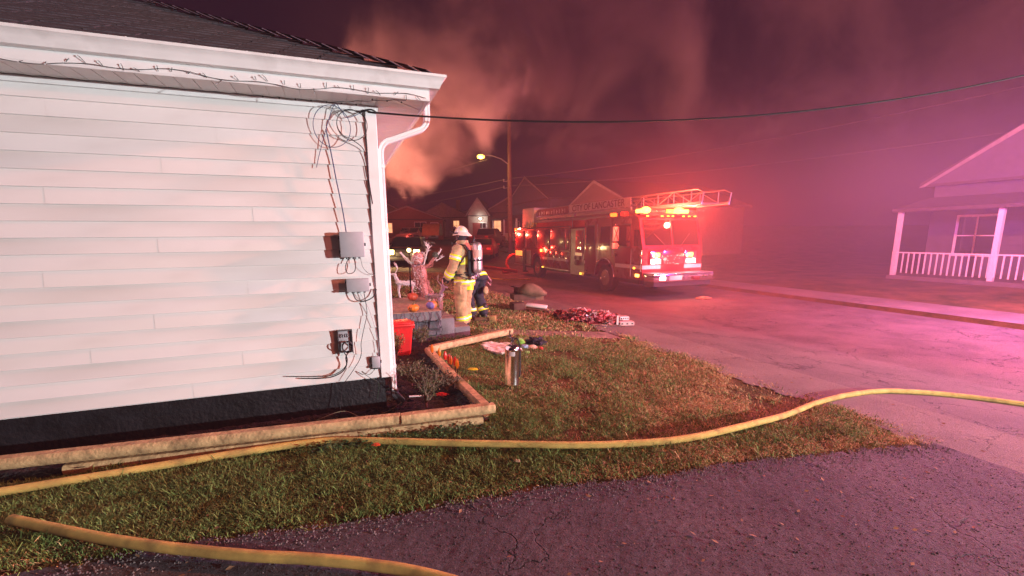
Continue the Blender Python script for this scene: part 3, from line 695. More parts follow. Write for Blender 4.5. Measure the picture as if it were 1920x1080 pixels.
t2 = pumpkin('orange pumpkin painted blue in front, at the right corner of the porch', (-1.355, 7.56, .503), .094, .78, paint_pumpkin(), name='pumpkin'); t2.rotation_euler = (0, 0, 0)
t3 = pumpkin('smooth reddish pumpkin with a tall stem on the back of the porch', (-1.90, 8.62, .503), .098, .80, M_pumpr, stem=False)
obj('stem', S(MB().tube([(0, 0, .13), (0, 0, .19), (-.004, 0, .27)], [.012, .009, .010], 7)), M_pumpr, t3)
crumple('candle_bag', 'small pale yellow paper bag on the porch corner beside the carved pumpkin', 'paper bag', (-2.08, 7.62, .503), .05, .05, .045, mat('pale_yellow', (.55, .48, .2), .7), 11, .2)

# path lantern
M_blackm = mat('black_metal', (.012, .012, .014), .4, .3)
t = thing('lamp_post', 'slim black garden lamp post with a glowing warm light', 'lamp post', (-2.66, 11.9, 0), 0)
obj('post', MB().tube([(0, 0, 0), (0, 0, 1.30)], .017, 8), M_blackm, t)
obj('base_stake', MB().tube([(-.03, 0, .0), (-.03, 0, .30)], .012, 6), M_blackm, t)
lp = obj('lamp_cage', MB().tube([(0, 0, 1.28), (0, 0, 1.30)], .05, 8).tube([(0, 0, 1.44), (0, 0, 1.50)], [.075, .01], 8).box(-.05, -.044, -.05, -.044, 1.3, 1.44).box(.044, .05, -.05, -.044, 1.3, 1.44).box(-.05, -.044, .044, .05, 1.3, 1.44).box(.044, .05, .044, .05, 1.3, 1.44), M_blackm, t)
obj('bulb', MB().ball((0, 0, 1.365), .052, n=10), emat('warm_bulb', (1, .62, .20), 14), lp)
lamp('lamp_post_light', 'POINT', (-2.66, 11.82, 1.37), (1, .60, .25), 14, .05)

# wire light-up figures
M_white_w = mat('white_wire', (.75, .72, .70), .4); M_pink = mat('pink_tinsel', (.50, .22, .19), .5, ns=30, na=.3)
def tangle(mb, path, rad, n, r=.005, rnd=random, step=.06):
    """wrap strands of wire round a volume following a path of (point, radius)"""
    for k in range(n):
        p = []; ph = rnd.uniform(0, 6.28); tw = rnd.uniform(-9, 9)
        for i in range(len(path) * 3 - 2):
            q = i / 3; a = int(q); b = min(a + 1, len(path) - 1); f = q - a
            c = Vector(path[a][0]) * (1 - f) + Vector(path[b][0]) * f; rr = path[a][1] * (1 - f) + path[b][1] * f
            th = ph + tw * q / len(path); p.append(c + Vector((math.cos(th) * rr, math.sin(th) * rr, rr * .5 * math.sin(th * 1.7))) + Vector((rnd.uniform(-.2, .2) * rr, 0, rnd.uniform(-.3, .3) * rr)))
        mb.tube(p, r, 4)
def deer(label, loc, rz, sc_, seed):
    rnd = random.Random(seed); t = thing('light_up_deer', label, 'deer decoration', loc, rz, 'white wire deer decorations on the lawn'); s = sc_
    t.rotation_euler = (0, 0, rz)
    b = MB(); tangle(b, [((-.34 * s, 0, .58 * s), .07 * s), ((-.15 * s, 0, .60 * s), .12 * s), ((.12 * s, 0, .60 * s), .12 * s), ((.30 * s, 0, .66 * s), .09 * s)], 0, 30, .007, rnd); obj('body', b, M_white_w, t)
    b = MB(); tangle(b, [((.28 * s, 0, .66 * s), .08 * s), ((.38 * s, 0, .88 * s), .05 * s), ((.40 * s, 0, .98 * s), .06 * s), ((.56 * s, 0, .94 * s), .025 * s)], 0, 14, .007, rnd); obj('head', b, M_white_w, t)
    for (x, y) in ((-.30, .08), (-.26, -.08), (.22, .08), (.26, -.08)):
        b = MB(); tangle(b, [((x * s, y * s, .56 * s), .05 * s), ((x * s + .03, y * s, .3 * s), .02 * s), ((x * s, y * s, 0), .014 * s)], 0, 8, .007, rnd); obj('leg', b, M_white_w, t)
    for sgn in (-1, 1):
        b = MB(); p0 = Vector((.37 * s, sgn * .02, .99 * s)); p1 = Vector((.27 * s, sgn * .13 * s, 1.18 * s)); p2 = Vector((.33 * s, sgn * .2 * s, 1.36 * s))
        b.tube([p0, p1, p2], [.012, .01, .005], 5)
        for q in (.4, .7, 1.0): c = p1.lerp(p2, q - .3); b.tube([c, c + Vector((.09 * s, sgn * .02, .10 * s))], [.008, .004], 5)
        obj('antler', b, M_white_w, t)
    bl_ = MB()
    for k in range(60): bl_.ball((rnd.uniform(-.35, .35) * s, rnd.choice([-1, 1]) * rnd.uniform(.08, .13) * s, rnd.uniform(.48, .72) * s), .009, n=4)
    obj('bulbs', bl_, M_white_w, t)
    return t
deer('white wire deer at the left of the pink figure, near the downspout', (-2.98, 12.7, 0), R(190), .72, 3)
deer('white wire deer on the grass just left of the firefighter glove', (-1.74, 10.1, 0), R(-28), .64, 5)
t = thing('light_up_figure', 'pink wire light-up figure with round head and raised arms', 'lawn decoration', (-2.36, 11.6, 0), 0)
rnd = random.Random(8)
b = MB(); tangle(b, [((.25, 0, 0), .16), ((.16, 0, .25), .16), ((.08, 0, .5), .15), ((0, 0, .75), .17), ((-.02, 0, .98), .14)], 0, 46, .007, rnd); obj('body', b, M_pink, t)
b = MB().ball((.10, .0, .30), .12, .10, .32, 10).ball((.04, 0, .76), .15, .12, .26, 10); obj('cloth', S(b), M_pink, t)
b = MB().ball((-.02, 0, 1.17), .15, .13, .17, 10); hd = obj('head', S(b), M_pink, t)
b = MB(); tangle(b, [((-.02, 0, 1.02), .10), ((-.02, 0, 1.10), .16), ((-.02, 0, 1.2), .17), ((-.02, 0, 1.3), .10)], 0, 10, .006, rnd); obj('wire_cage', b, M_white_w, hd)
obj('scarf', S(MB().tube([(-.17, -.03, 1.03), (-.02, -.15, 1.0), (.13, -.03, 1.03)], .014, 6)), M_boxd, t)
b = MB(); tangle(b, [((.1, 0, .92), .07), ((.28, 0, 1.0), .06), ((.42, 0, 1.18), .05)], 0, 12, .006, rnd); obj('arm', b, M_pink, t)
b = MB(); tangle(b, [((-.12, 0, .95), .05), ((-.3, 0, 1.15), .04), ((-.46, 0, 1.32), .03)], 0, 10, .006, rnd); obj('arm', b, M_white_w, t)
def branchy(p0, p1, r, n_, L_):
    b = MB(); p0 = Vector(p0); p1 = Vector(p1); b.tube([p0, p0.lerp(p1, .5) + Vector((.015, 0, .01)), p1], [r, r * .8, r * .3], 6)
    for k in range(n_):
        c = p0.lerp(p1, .2 + .75 * k / n_); a_ = rnd.uniform(-1, 1)
        e = c + Vector((L_ * rnd.uniform(-1, 1), rnd.uniform(-.04, .04), L_ * rnd.uniform(.1, .9))); b.tube([c, e], [r * .7, r * .25], 5)
        b.tube([c.lerp(e, .5), c.lerp(e, .5) + Vector((rnd.uniform(-.05, .05), 0, .06))], [r * .5, r * .2], 5)
    return b
obj('antler', branchy((.12, 0, .98), (.28, 0, 1.56), .018, 12, .13), M_white_w, t)
obj('antler', branchy((.40, 0, 1.12), (.60, 0, 1.40), .016, 5, .09), M_white_w, t)
obj('antler', branchy((.44, 0, 1.10), (.66, 0, 1.22), .014, 4, .08), M_white_w, t)
b = MB()
for k in range(90): b.ball((rnd.uniform(-.13, .16) , -.15 - rnd.random() * .02, rnd.uniform(.3, 1.0)), .010, n=4)
obj('bulbs', b, M_white_w, t)
gb = crumple('gift_bundle', 'dark green bundle held up by the pink lawn figure', 'bundle', (-1.92, 11.55, 1.20), .07, .06, .10, mat('dark_green', (.05, .075, .05), .6), 21, .2)
crumple('yellow_toy', 'pale yellow plush toy in the grass left of the firefighter', 'plush toy', (-1.40, 9.55, 0), .07, .06, .10, mat('plush_yellow', (.50, .45, .20), .9), 22, .25)

# ================================================================== lawn objects
# extinguisher
t = thing('water_extinguisher', 'polished steel pressurised water extinguisher standing on the lawn', 'fire extinguisher', (-.012, 4.97, 0), 0)
t.rotation_euler = (0, R(1.6), 0)
r_ = .083
pf = [(.0, 0), (r_ * .93, 0), (r_ * .95, .012), (r_, .02), (r_, .035), (r_ * 1.012, .038), (r_ * 1.012, .05), (r_, .053), (r_, .44), (r_ * 1.01, .443), (r_ * 1.01, .453), (r_, .456), (r_ * .95, .475), (r_ * .78, .492), (r_ * .45, .505), (.024, .508), (.024, .53), (.0, .53)]
def metal_wrap():
    m = mat('polished_steel', (.78, .75, .72), .16, 1, ns=25, na=.05, bump=.04, bs=12); return m
obj('tank', S(MB().lathe(pf, 32)), metal_wrap(), t)
lb = MB(); rings = []
for z in (.385, .435): rings.append([(r_ * 1.004 * math.cos(a_), r_ * 1.004 * math.sin(a_), z) for a_ in [R(-115 + k * 6) for k in range(9)]])
lb.loft(rings, closed=False, caps=False); obj('label', lb, mat('label_white', (.55, .5, .48), .5), t)
v_ = obj('valve', S(MB().tube([(0, 0, .52), (0, 0, .575)], .017, 10).rbox(-.022, .022, -.012, .012, .56, .585, .004)), M_chrome, t)
obj('gauge', S(MB().tube([(0, -.014, .555), (0, -.03, .555)], .018, 12)), M_boxd, v_)
obj('handle', S(MB().tube([(-.015, 0, .58), (-.05, 0, .60), (-.10, 0, .595)], [.008, .009, .006], 8, flat=.6).tube([(-.01, 0, .59), (-.035, 0, .625), (-.03, 0, .66)], [.008, .008, .011], 8)), M_chrome, t)
obj('hose', S(MB().tube([(.02, 0, .565), (.05, 0, .575), (.075, .01, .53), (.09, .02, .42), (.094, .02, .25), (.094, .02, .12)], .009, 8)), M_rubber, t)

# cloth
def drape(name, label, cat, loc, outline, m, amp=.03, seed=0, freq=5, res=.018, base=.03):
    xs = [p[0] for p in outline]; ys = [p[1] for p in outline]; idx = {}; V = []
    nx = int((max(xs) - min(xs)) / res) + 1; ny = int((max(ys) - min(ys)) / res) + 1
    for i in range(nx + 1):
        for j in range(ny + 1):
            x = min(xs) + i * res; y = min(ys) + j * res
            if poly_in(x, y, outline):
                idx[(i, j)] = len(V); f_ = abs(mnoise.noise(Vector((x * freq + seed, y * freq * 2.2 + x * 4, seed)))); V.append((x, y, base + amp * (f_ * 1.6 + .5 * mnoise.noise(Vector((x * 14, y * 14, seed))))))
    F = [(idx[(i, j)], idx[(i + 1, j)], idx[(i + 1, j + 1)], idx[(i, j + 1)]) for (i, j) in idx if all(k in idx for k in ((i + 1, j), (i + 1, j + 1), (i, j + 1)))]
    me = bpy.data.meshes.new(name); me.from_pydata(V, [], F)
    bm = bmesh.new(); bm.from_mesh(me)
    r = bmesh.ops.extrude_face_region(bm, geom=bm.faces[:])
    for v in [v for v in r['geom'] if isinstance(v, bmesh.types.BMVert)]: v.co.z = max(.0, v.co.z - .022)
    bmesh.ops.recalc_face_normals(bm, faces=bm.faces); bm.to_mesh(me); bm.free()
    me.polygons.foreach_set('use_smooth', [True] * len(me.polygons))
    o = obj(name, me, m); o.location = loc; tag(o, label, cat); return o
def oval(rx, ry, n=26, seed=0, amp=.15): return [(rx * math.cos(k * 2 * math.pi / n) * (1 + amp * mnoise.noise(Vector((k * .6, seed, 0)))), ry * math.sin(k * 2 * math.pi / n) * (1 + amp * mnoise.noise(Vector((k * .6, seed, 3))))) for k in range(n)]
M_cream = mat('cream_fabric', (.66, .58, .46), .9, ns=6, na=.08, sheen=.3)
drape('cream_cloth', 'crumpled cream cloth lying on the grass behind the steel extinguisher', 'cloth', (-.24, 6.65, 0), [(-.27, .28), (-.24, .42), (-.15, .46), (-.02, .38), (.10, .36), (.22, .34), (.24, .10), (.18, -.30), (.08, -.34), (-.06, -.20), (-.18, 0)], M_cream, .034, 3, 3.2)
def toy_ball(label, loc, rx, ry, rz_, col, seed):
    return crumple('plush_toy', label, 'plush toy', loc, rx, ry, rz_, mat('plush_%d' % seed, col, .9, ns=40, na=.15, sheen=.4), seed, .14, 6, 'plush toys heaped on the grass')
toy_ball('lime green plush toy, topmost in the heap behind the extinguisher', (.135, 6.95, .05), .062, .06, .055, (.22, .52, .06), 31)
toy_ball('pink plush toy beside the extinguisher valve', (.02, 6.72, .02), .06, .06, .055, (.75, .42, .36), 32)
t = toy_ball('white plush toy face with two red eyes at the front of the heap', (.085, 6.62, .0), .075, .055, .045, (.75, .66, .6), 33)
M_redf = mat('red_felt', (.60, .015, .01), .8)
for x in (-.035, .03): obj('eye', MB().ball((x, -.045, .028), .021, .014, .021, 8), M_redf, t)
toy_ball('light blue plush toy in the middle of the heap', (.20, 6.78, .01), .065, .06, .045, (.28, .46, .68), 34)
toy_ball('peach plush toy with a red patch right of the blue one', (.31, 6.76, .01), .075, .05, .042, (.75, .40, .28), 35)
toy_ball('small red plush piece at the right tip of the heap', (.44, 6.70, .01), .035, .03, .025, (.55, .03, .02), 36)
toy_ball('small green plush piece in the grass below the blue one', (.22, 6.50, .0), .04, .03, .028, (.2, .4, .08), 37)
crumple('dark_bag', 'dark purple black crumpled bag at the right end of the plush heap', 'bag', (.385, 7.02, .01), .14, .10, .085, mat('dark_fabric', (.018, .010, .022), .8), 38, .3)
crumple('pale_scrap', 'tiny pale scrap of paper in the grass right of the extinguisher', 'scrap', (.20, 6.2, .02), .022, .02, .012, mat('paper', (.6, .55, .45), .9), 41, .3)
crumple('dry_leaf', 'dry pale leaf in the grass behind the yellow hose', 'leaf', (.03, 3.15, .04), .02, .015, .012, mat('pale_leaf', (.42, .33, .2), .9), 42, .4)

# hoses
M_hose = mat('yellow_hose', (.62, .46, .12), .85, ns=5, na=.2, bump=.6, bs=420, dirt=(6, (.15, .10, .04), .75))
def hose(label, pts, r, m=M_hose, name='fire_hose', group=None):
    P = [Vector(p) for p in pts]; Q = []
    for k in range(len(P) - 1):
        p0 = P[max(k - 1, 0)]; p1 = P[k]; p2 = P[k + 1]; p3 = P[min(k + 2, len(P) - 1)]
        for i in range(10):
            u = i / 10; Q.append(.5 * ((2 * p1) + (-p0 + p2) * u + (2 * p0 - 5 * p1 + 4 * p2 - p3) * u * u + (-p0 + 3 * p1 - 3 * p2 + p3) * u ** 3))
    Q.append(P[-1])
    for q in Q: q.y += .004 * nz(q.x, 1, 4); q.z += .002 * nz(q.x, 4, 9)
    o = obj(name, S(MB().tube(Q, r, 14)), m); tag(o, label, 'fire hose', group); return o
hose('yellow fire hose lying across the grass in front of the flower bed', [(-4.5, 2.35, .05), (-3.2, 2.86, .05), (-2.2, 3.28, .05), (-1.55, 3.50, .05), (-1.0, 3.475, .055), (-.4, 3.42, .06), (.1, 3.39, .06), (.6, 3.37, .06), (1.1, 3.42, .055), (1.5, 3.52, .05), (2.2, 3.85, .03)] + [(x, y, hx(x, y) + .032) for x, y in ((2.7, 4.2), (3.2, 4.55), (3.8, 4.9), (4.4, 5.15), (5.0, 5.25), (5.6, 5.2), (6.2, 5.0), (6.9, 4.7), (7.6, 4.3), (8.3, 3.85), (9, 3.4))], .029)
hose('second yellow fire hose at the bottom edge of the picture on the driveway', [(-3.0, 2.45, .06), (-2.2, 2.25, .06), (-1.5, 2.14, .055), (-.95, 2.085, .055), (-.5, 2.0, .055), (-.1, 1.85, .055), (.4, 1.6, .055), (1.2, 1.0, .05)], .030)

# crate of flattened cardboard boxes
M_card = mat('cardboard', (.18, .095, .055), .85, ns=5, na=.15, bump=.2, bs=40)
M_cardd = mat('cardboard_dark', (.10, .045, .03), .85, ns=5, na=.2, bump=.2, bs=40)  # darker brown cardboard
G = 'cardboard boxes stacked at the kerb'
def crate(label, loc, rz, sx, sy, sz, m, tilt=0, flap=True):
    t = thing('cardboard_box', label, 'cardboard box', loc, rz, G); t.rotation_euler = (tilt, 0, rz)
    obj('carton', S(MB().rbox(-sx / 2, sx / 2, -sy / 2, sy / 2, 0, sz, .012)), m, t)
    obj('tape', MB().box(-sx / 2 - .002, sx / 2 + .002, -.03, .03, sz + .0005, sz + .003).box(-sx / 2 - .003, -sx / 2 - .0005, -.03, .03, sz * .7, sz), M_cardd, t)
    if flap:
        obj('flap', MB().box(0, .004, -sy / 2, sy / 2, 0, .14, M=Matrix.Translation((-sx / 2 - .003, 0, sz)) @ Matrix.Rotation(R(-70), 4, 'Y')), m, t)
    return t
crate('lowest dark brown cardboard box of the kerb stack', (.14, 10.85, hx(.14, 10.85)), .3, .30, .34, .19, M_cardd, flap=False)
crate('middle brown cardboard box lying crosswise in the kerb stack', (.27, 11.1, .17), .25, .56, .4, .15, M_cardd, .03)
crate('small dark box balanced at the left on the kerb stack', (.20, 11.1, .335), .5, .2, .26, .13, M_cardd, -.05)
mb = MB(); rings = []
for k in range(11):
    x = -.36 + .072 * k; u = (k / 10 - .5) * 2; hh = .16 * max(.45, 1 - abs(u) ** 4) * (1 - .35 * max(0, u)); ww = .22 * max(.3, 1 - abs(u) ** 6)
    rings.append([(x, ww * math.cos(a_), .02 + hh * .5 + hh * math.sin(a_) + .012 * nz(x * 9, a_)) for a_ in [2 * math.pi * i / 16 for i in range(16)]])
mb.loft(rings); mb.smooth = True
o = obj('rolled_cushion', mb, mat('tan_fabric', (.17, .10, .06), .9, ns=8, na=.2, bump=.4, bs=20)); o.location = (.49, 11.05, .30); o.rotation_euler = (0, R(6), .12); tag(o, 'tan rolled cushion lying on top of the kerb stack', 'cushion')
crate('brown carton lying on its side under the tan cushion', (.56, 11.15, .16), .12, .42, .3, .14, M_card, .02)
mb = MB().rbox(-.26, .26, -.10, .10, 0, .05, .02); o = obj('foam_tray', S(mb), mat('white_foam', (.72, .68, .62), .8)); o.location = (.60, 10.95, hx(.6, 10.9) + .09); o.rotation_euler = (.12, .10, -.22); tag(o, 'white foam tray tilted against the bottom of the kerb stack', 'tray')
o = obj('board', MB().box(-.28, .28, -.12, .12, 0, .02), M_card); o.location = (.58, 10.9, hx(.58, 10.9) + .03); o.rotation_euler = (.05, .06, -.18); tag(o, 'thin brown board on the ground beneath the white foam tray', 'board')

# heap of gift wrap, toys and bags at the kerb
rnd = random.Random(12); hp = 'red and white packages heaped at the kerb'
cols = [((.48, .015, .025), 'deep red'), ((.65, .05, .07), 'bright red'), ((.66, .30, .29), 'pale pink'), ((.72, .68, .64), 'white'), ((.46, .09, .10), 'dusty red'), ((.25, .02, .03), 'dark maroon'), ((.55, .38, .28), 'tan')]
def wrapmat(i):
    c = cols[i][0]; return mat('wrap_%d' % i, c, .45, ns=22, col2=tuple(min(1, x * .4 + .16) if i in (0, 1, 4) else x * .5 for x in c), na=.2, bump=.6, bs=30)
spec = [ # x,y,z, rx,ry,rz,col,what
 (1.10, 10.1, .00, .16, .14, .13, 5, 'bag slumped at the far left of the heap'), (1.17, 9.85, .0, .17, .13, .12, 4, 'patterned bag at the left end of the heap'),
 (1.42, 9.72, .10, .20, .12, .11, 0, 'bundle lying high on the left of the heap'), (1.36, 9.9, .16, .13, .10, .06, 2, 'tissue sheet poking up at the heap top left'),
 (1.50, 9.85, .20, .12, .08, .05, 3, 'crumpled wrap on the summit of the heap'), (1.63, 9.80, .17, .12, .1, .08, 1, 'parcel just right of the heap summit'),
 (1.48, 9.45, .02, .22, .14, .12, 0, 'bag at the front left of the heap'), (1.70, 9.35, .02, .22, .13, .13, 5, 'sack in the front middle of the heap'),
 (1.76, 9.65, .12, .15, .12, .10, 6, 'teddy bear shaped bundle in the heap middle'), (1.92, 9.55, .08, .14, .12, .13, 1, 'stocking standing right of the heap middle'),
 (1.98, 9.75, .10, .17, .13, .12, 2, 'garland mass on the right shoulder of the heap'), (2.14, 9.50, .03, .15, .12, .13, 0, 'bag at the right side of the heap'),
 (2.24, 9.68, .04, .15, .12, .12, 4, 'basket like bundle at the heap right rear'), (2.02, 9.30, .0, .18, .10, .08, 2, 'scraps spilled at the front right of the heap'),
 (1.90, 9.15, .0, .14, .06, .03, 3, 'wrapping strip lying nearest the camera in front of the heap'), (1.58, 9.20, .0, .13, .08, .05, 5, 'scrap at the front edge of the heap')]
for k, (x, y, z, rx, ry, rz_, ci, what) in enumerate(spec):
    o = crumple('package', cols[ci][1] + ' ' + what, 'package', (x, y, hx(x, y) + z), rx * .95, ry, rz_ * .82, wrapmat(ci), 50 + k, .42, 12, hp); o.rotation_euler = (rnd.uniform(-.2, .2), rnd.uniform(-.2, .2), rnd.uniform(0, 3))
for k in range(26):
    x = rnd.gauss(1.75, .36); y = rnd.gauss(9.5, .18); a_ = rnd.uniform(0, 3.1); ci = rnd.choice([1, 2, 3, 0, 2])
    z0 = .20 * math.exp(-((x - 1.7) / .42) ** 2) * math.exp(-((y - 9.7) / .35) ** 2) + .01
    mb = MB(); l = rnd.uniform(.05, .13); w_ = rnd.uniform(.015, .05); n_ = 6; rows = []
    for i in range(n_ + 1):
        q = i / n_ - .5; rows.append([(q * 2 * l, -w_, .05 * abs(math.sin(i * 1.3 + k))), (q * 2 * l, w_, .05 * abs(math.sin(i * 1.1 + k)) + .012), (q * 2 * l, w_, .05 * abs(math.sin(i * 1.1 + k)) + .009), (q * 2 * l, -w_, .05 * abs(math.sin(i * 1.3 + k)) - .003)])
    mb.loft(rows); o = obj('ribbon_scrap', mb, wrapmat(ci)); o.location = (x, y, hx(x, y) + z0 + .02); o.rotation_euler = (rnd.uniform(-.5, .5), rnd.uniform(-.5, .5), a_)
    tag(o, 'thin ' + cols[ci][1] + ' strip of wrapping strewn over the kerb heap', 'wrapping scrap', cols[ci][1] + ' strips of wrapping over the heap')
def pbox(label, loc, rz, sx, sy, sz, m, letters):
    t = thing('printed_box', label, 'box', loc, rz, 'printed boxes at the right of the heap'); obj('carton', MB().rbox(-sx / 2, sx / 2, -sy / 2, sy / 2, 0, sz, .004), m, t)
    mb = MB()
    for q in range(letters):
        x = -sx * .36 + q * sx * .72 / max(1, letters - 1); mb.box(x - sx * .07, x + sx * .07, -sy / 2 - .003, -sy / 2 - .0006, sz * .3, sz * .72)
    obj('print', mb, M_boxd, t)
M_pbx = mat('box_white', (.72, .62, .62), .6); M_pbp = mat('box_pink', (.66, .42, .40), .6)
pbox('upper small white printed box at the right end of the heap', (2.36, 9.45, hx(2.3, 9.4) + .09), .15, .20, .14, .07, M_pbx, 4)
pbox('lower long pink printed box at the right end of the heap', (2.38, 9.30, hx(2.3, 9.3) + .004), .12, .30, .16, .075, M_pbp, 3)
o = obj('white_stand', MB().box(-.02, .02, -.02, .02, 0, .20).box(-.05, .05, -.04, .04, 0, .012), M_pbx); o.location = (2.19, 9.25, hx(2.2, 9.2)); tag(o, 'small white upright post left of the printed boxes', 'stand')
for k, (x, y, a_) in enumerate(((1.72, 9.02, .6), (2.16, 9.02, -.5), (1.93, 9.0, .1))):
    o = obj('wood_stick', MB().box(-.14, .14, -.009, .009, 0, .012), M_card); o.location = (x, y, hx(x, y) + .03); o.rotation_euler = (0, .08, a_)
    tag(o, ['thin stick leaning out at the front left of the heap', 'thin stick pointing to the printed boxes', 'thin stick lying flat before the heap'][k], 'stick')
# log and tan block by the boots
t = thing('log_and_block', 'dark bar with a tan block lying in the grass behind the boots', 'tool', (-.56, 9.0, 0), -.05)
obj('shaft', S(MB().tube([(-.18, 0, .05), (.12, 0, .05)], .045, 10)), mat('brown_wood', (.16, .09, .05), .8, ns=12, na=.3), t)
obj('block', S(MB().rbox(.10, .24, -.06, .06, .01, .13, .012)), mat('tan_block', (.38, .24, .09), .8, ns=12, na=.2), t)
o = obj('kindling', S(MB().tube([(0, 0, .03), (.24, 0, .03)], .026, 8)), M_card); o.location = (-.68, 8.62, 0); tag(o, 'short pale stick lying in front of the tan block', 'stick')

# ================================================================== firefighters
def fuse(mb, voxel, name, wr=0.0, wf=9, smooth=3, seed=0):
    me = mb.mesh('tmp'); o = bpy.data.objects.new('tmp', me); COL.objects.link(o)
    md = o.modifiers.new('r', 'REMESH'); md.mode = 'VOXEL'; md.voxel_size = voxel
    if smooth: s_ = o.modifiers.new('s', 'SMOOTH'); s_.iterations = smooth; s_.factor = .5
    dg = bpy.context.evaluated_depsgraph_get(); ev = o.evaluated_get(dg); m2 = bpy.data.meshes.new_from_object(ev); m2.name = name
    bpy.data.objects.remove(o); bpy.data.meshes.remove(me)
    if wr:
        m2.update(); nn = [v.normal.copy() for v in m2.vertices]
        for v, n_ in zip(m2.vertices, nn):
            c = v.co; k = mnoise.noise(Vector((c.x * wf, c.y * wf, c.z * wf * 2.3 + seed))) + .6 * abs(mnoise.noise(Vector((c.x * wf * 1.3 + c.z * 9, c.y * wf * 1.3, c.z * wf * 1.5 + 7 + seed))))
            v.co = c + n_ * (k * wr)
    m2.polygons.foreach_set('use_smooth', [True] * len(m2.polygons)); return m2
def limb(mb, pts, rs, n=14, flat=1.0): mb.tube(pts, rs, n, flat=flat); mb.ball(pts[0], rs[0], n=8); mb.ball(pts[-1], rs[-1], n=8); return mb
def torso(mb, secs, n=22):
    """secs: (cx, cy, cz, rx, ry, tiltx)"""
    rings = []
    for cx, cy, cz, rx, ry, tl in secs:
        ring = []
        for i in range(n):
            a_ = 2 * math.pi * i / n; c = math.cos(a_); s = math.sin(a_)
            x = rx * math.copysign(abs(c) ** .8, c); y = ry * math.copysign(abs(s) ** .8, s)
            ring.append((cx + x, cy + y * math.cos(tl), cz + y * math.sin(tl)))
        rings.append(ring)
    return mb.loft(rings)
M_skin = mat('skin', (.50, .28, .20), .55, ns=20, na=.06)
M_hood = mat('nomex_hood', (.030, .028, .035), .95)
M_lime = mat('lime_reflective', (.78, .92, .01), .4, ns=60, na=.05)
M_silv = mat('silver_reflective', (.75, .75, .70), .35)
M_boot = mat('black_boot', (.018, .016, .016), .6, ns=20, na=.3)
M_strap = mat('black_webbing', (.022, .022, .026), .8)
M_helm = mat('cream_helmet', (.80, .77, .66), .28, ns=7, na=.06, coat=.4, dirt=(12, (.2, .17, .12), .35))
def band(parent, c0, axis, rx, ry, hgt, n=26, side=None, mats=(M_lime, M_silv)):
    """reflective band: ring of lime with a silver stripe in the middle, round a limb or waist"""
    z = Vector(axis).normalized(); x = Vector(side or (1, 0, 0)); x = (x - z * x.dot(z)).normalized(); y = z.cross(x); c0 = Vector(c0)
    def ring(t, k): return [c0 + z * t + x * (rx * k * math.cos(a_) * (1 + .02 * math.sin(3 * a_))) + y * (ry * k * math.sin(a_)) for a_ in [2 * math.pi * i / n for i in range(n)]]
    mb = MB(); mb.loft([ring(-hgt / 2, .94), ring(-hgt / 2, 1.0), ring(hgt / 2, 1.0), ring(hgt / 2, .94)], caps=False)
    o = obj('reflective_band', S(mb), mats[0], parent)
    mb = MB(); mb.loft([ring(-hgt * .17, 1.0), ring(-hgt * .17, 1.015), ring(hgt * .17, 1.015), ring(hgt * .17, 1.0)], caps=False); obj('silver_stripe', S(mb), mats[1], o)
    return o
def glove(parent, wrist, hand_dir, palm_n, m, side=1, curl=.9):
    """glove with palm, four unequal bent fingers and a thumb"""
    w0 = Vector(wrist); d = Vector(hand_dir).normalized(); n_ = Vector(palm_n); n_ = (n_ - d * n_.dot(d)).normalized(); s = d.cross(n_) * side
    mb = MB()
    limb(mb, [w0 - d * .10, w0 - d * .02, w0 + d * .02], [.068, .056, .045])
    rings = []
    for q, wd, th in ((0, .038, .028), (.04, .052, .030), (.09, .056, .026), (.105, .05, .02)):
        rings.append([w0 + d * q + s * (wd * math.cos(a_)) + n_ * (th * math.sin(a_)) for a_ in [2 * math.pi * i / 12 for i in range(12)]])
    mb.loft(rings)
    for i, (off, L_) in enumerate(((-.038, .075), (-.013, .088), (.013, .082), (.038, .066))):
        b0 = w0 + d * .085 + s * off; a1 = .35 * curl; a2 = 1.0 * curl
        p1 = b0 + (d * math.cos(a1) + n_ * math.sin(a1)) * L_ * .45; p2 = p1 + (d * math.cos(a2) + n_ * math.sin(a2)) * L_ * .32; p3 = p2 + (d * math.cos(a2 + .6) + n_ * math.sin(a2 + .6)) * L_ * .28
        limb(mb, [b0, p1, p2, p3], [.0155, .0145, .0135, .012], 8)
    tb = w0 + d * .03 - s * .040; t1 = tb + (d * .6 - s * .55 + n_ * .35) * .04; t2 = t1 + (d * .9 + n_ * .5 - s * .05) * .035
    limb(mb, [tb, t1, t2], [.019, .017, .014], 8)
    return obj('glove', fuse(mb, .0065, 'glove', .0015, 40, 2), m, parent)
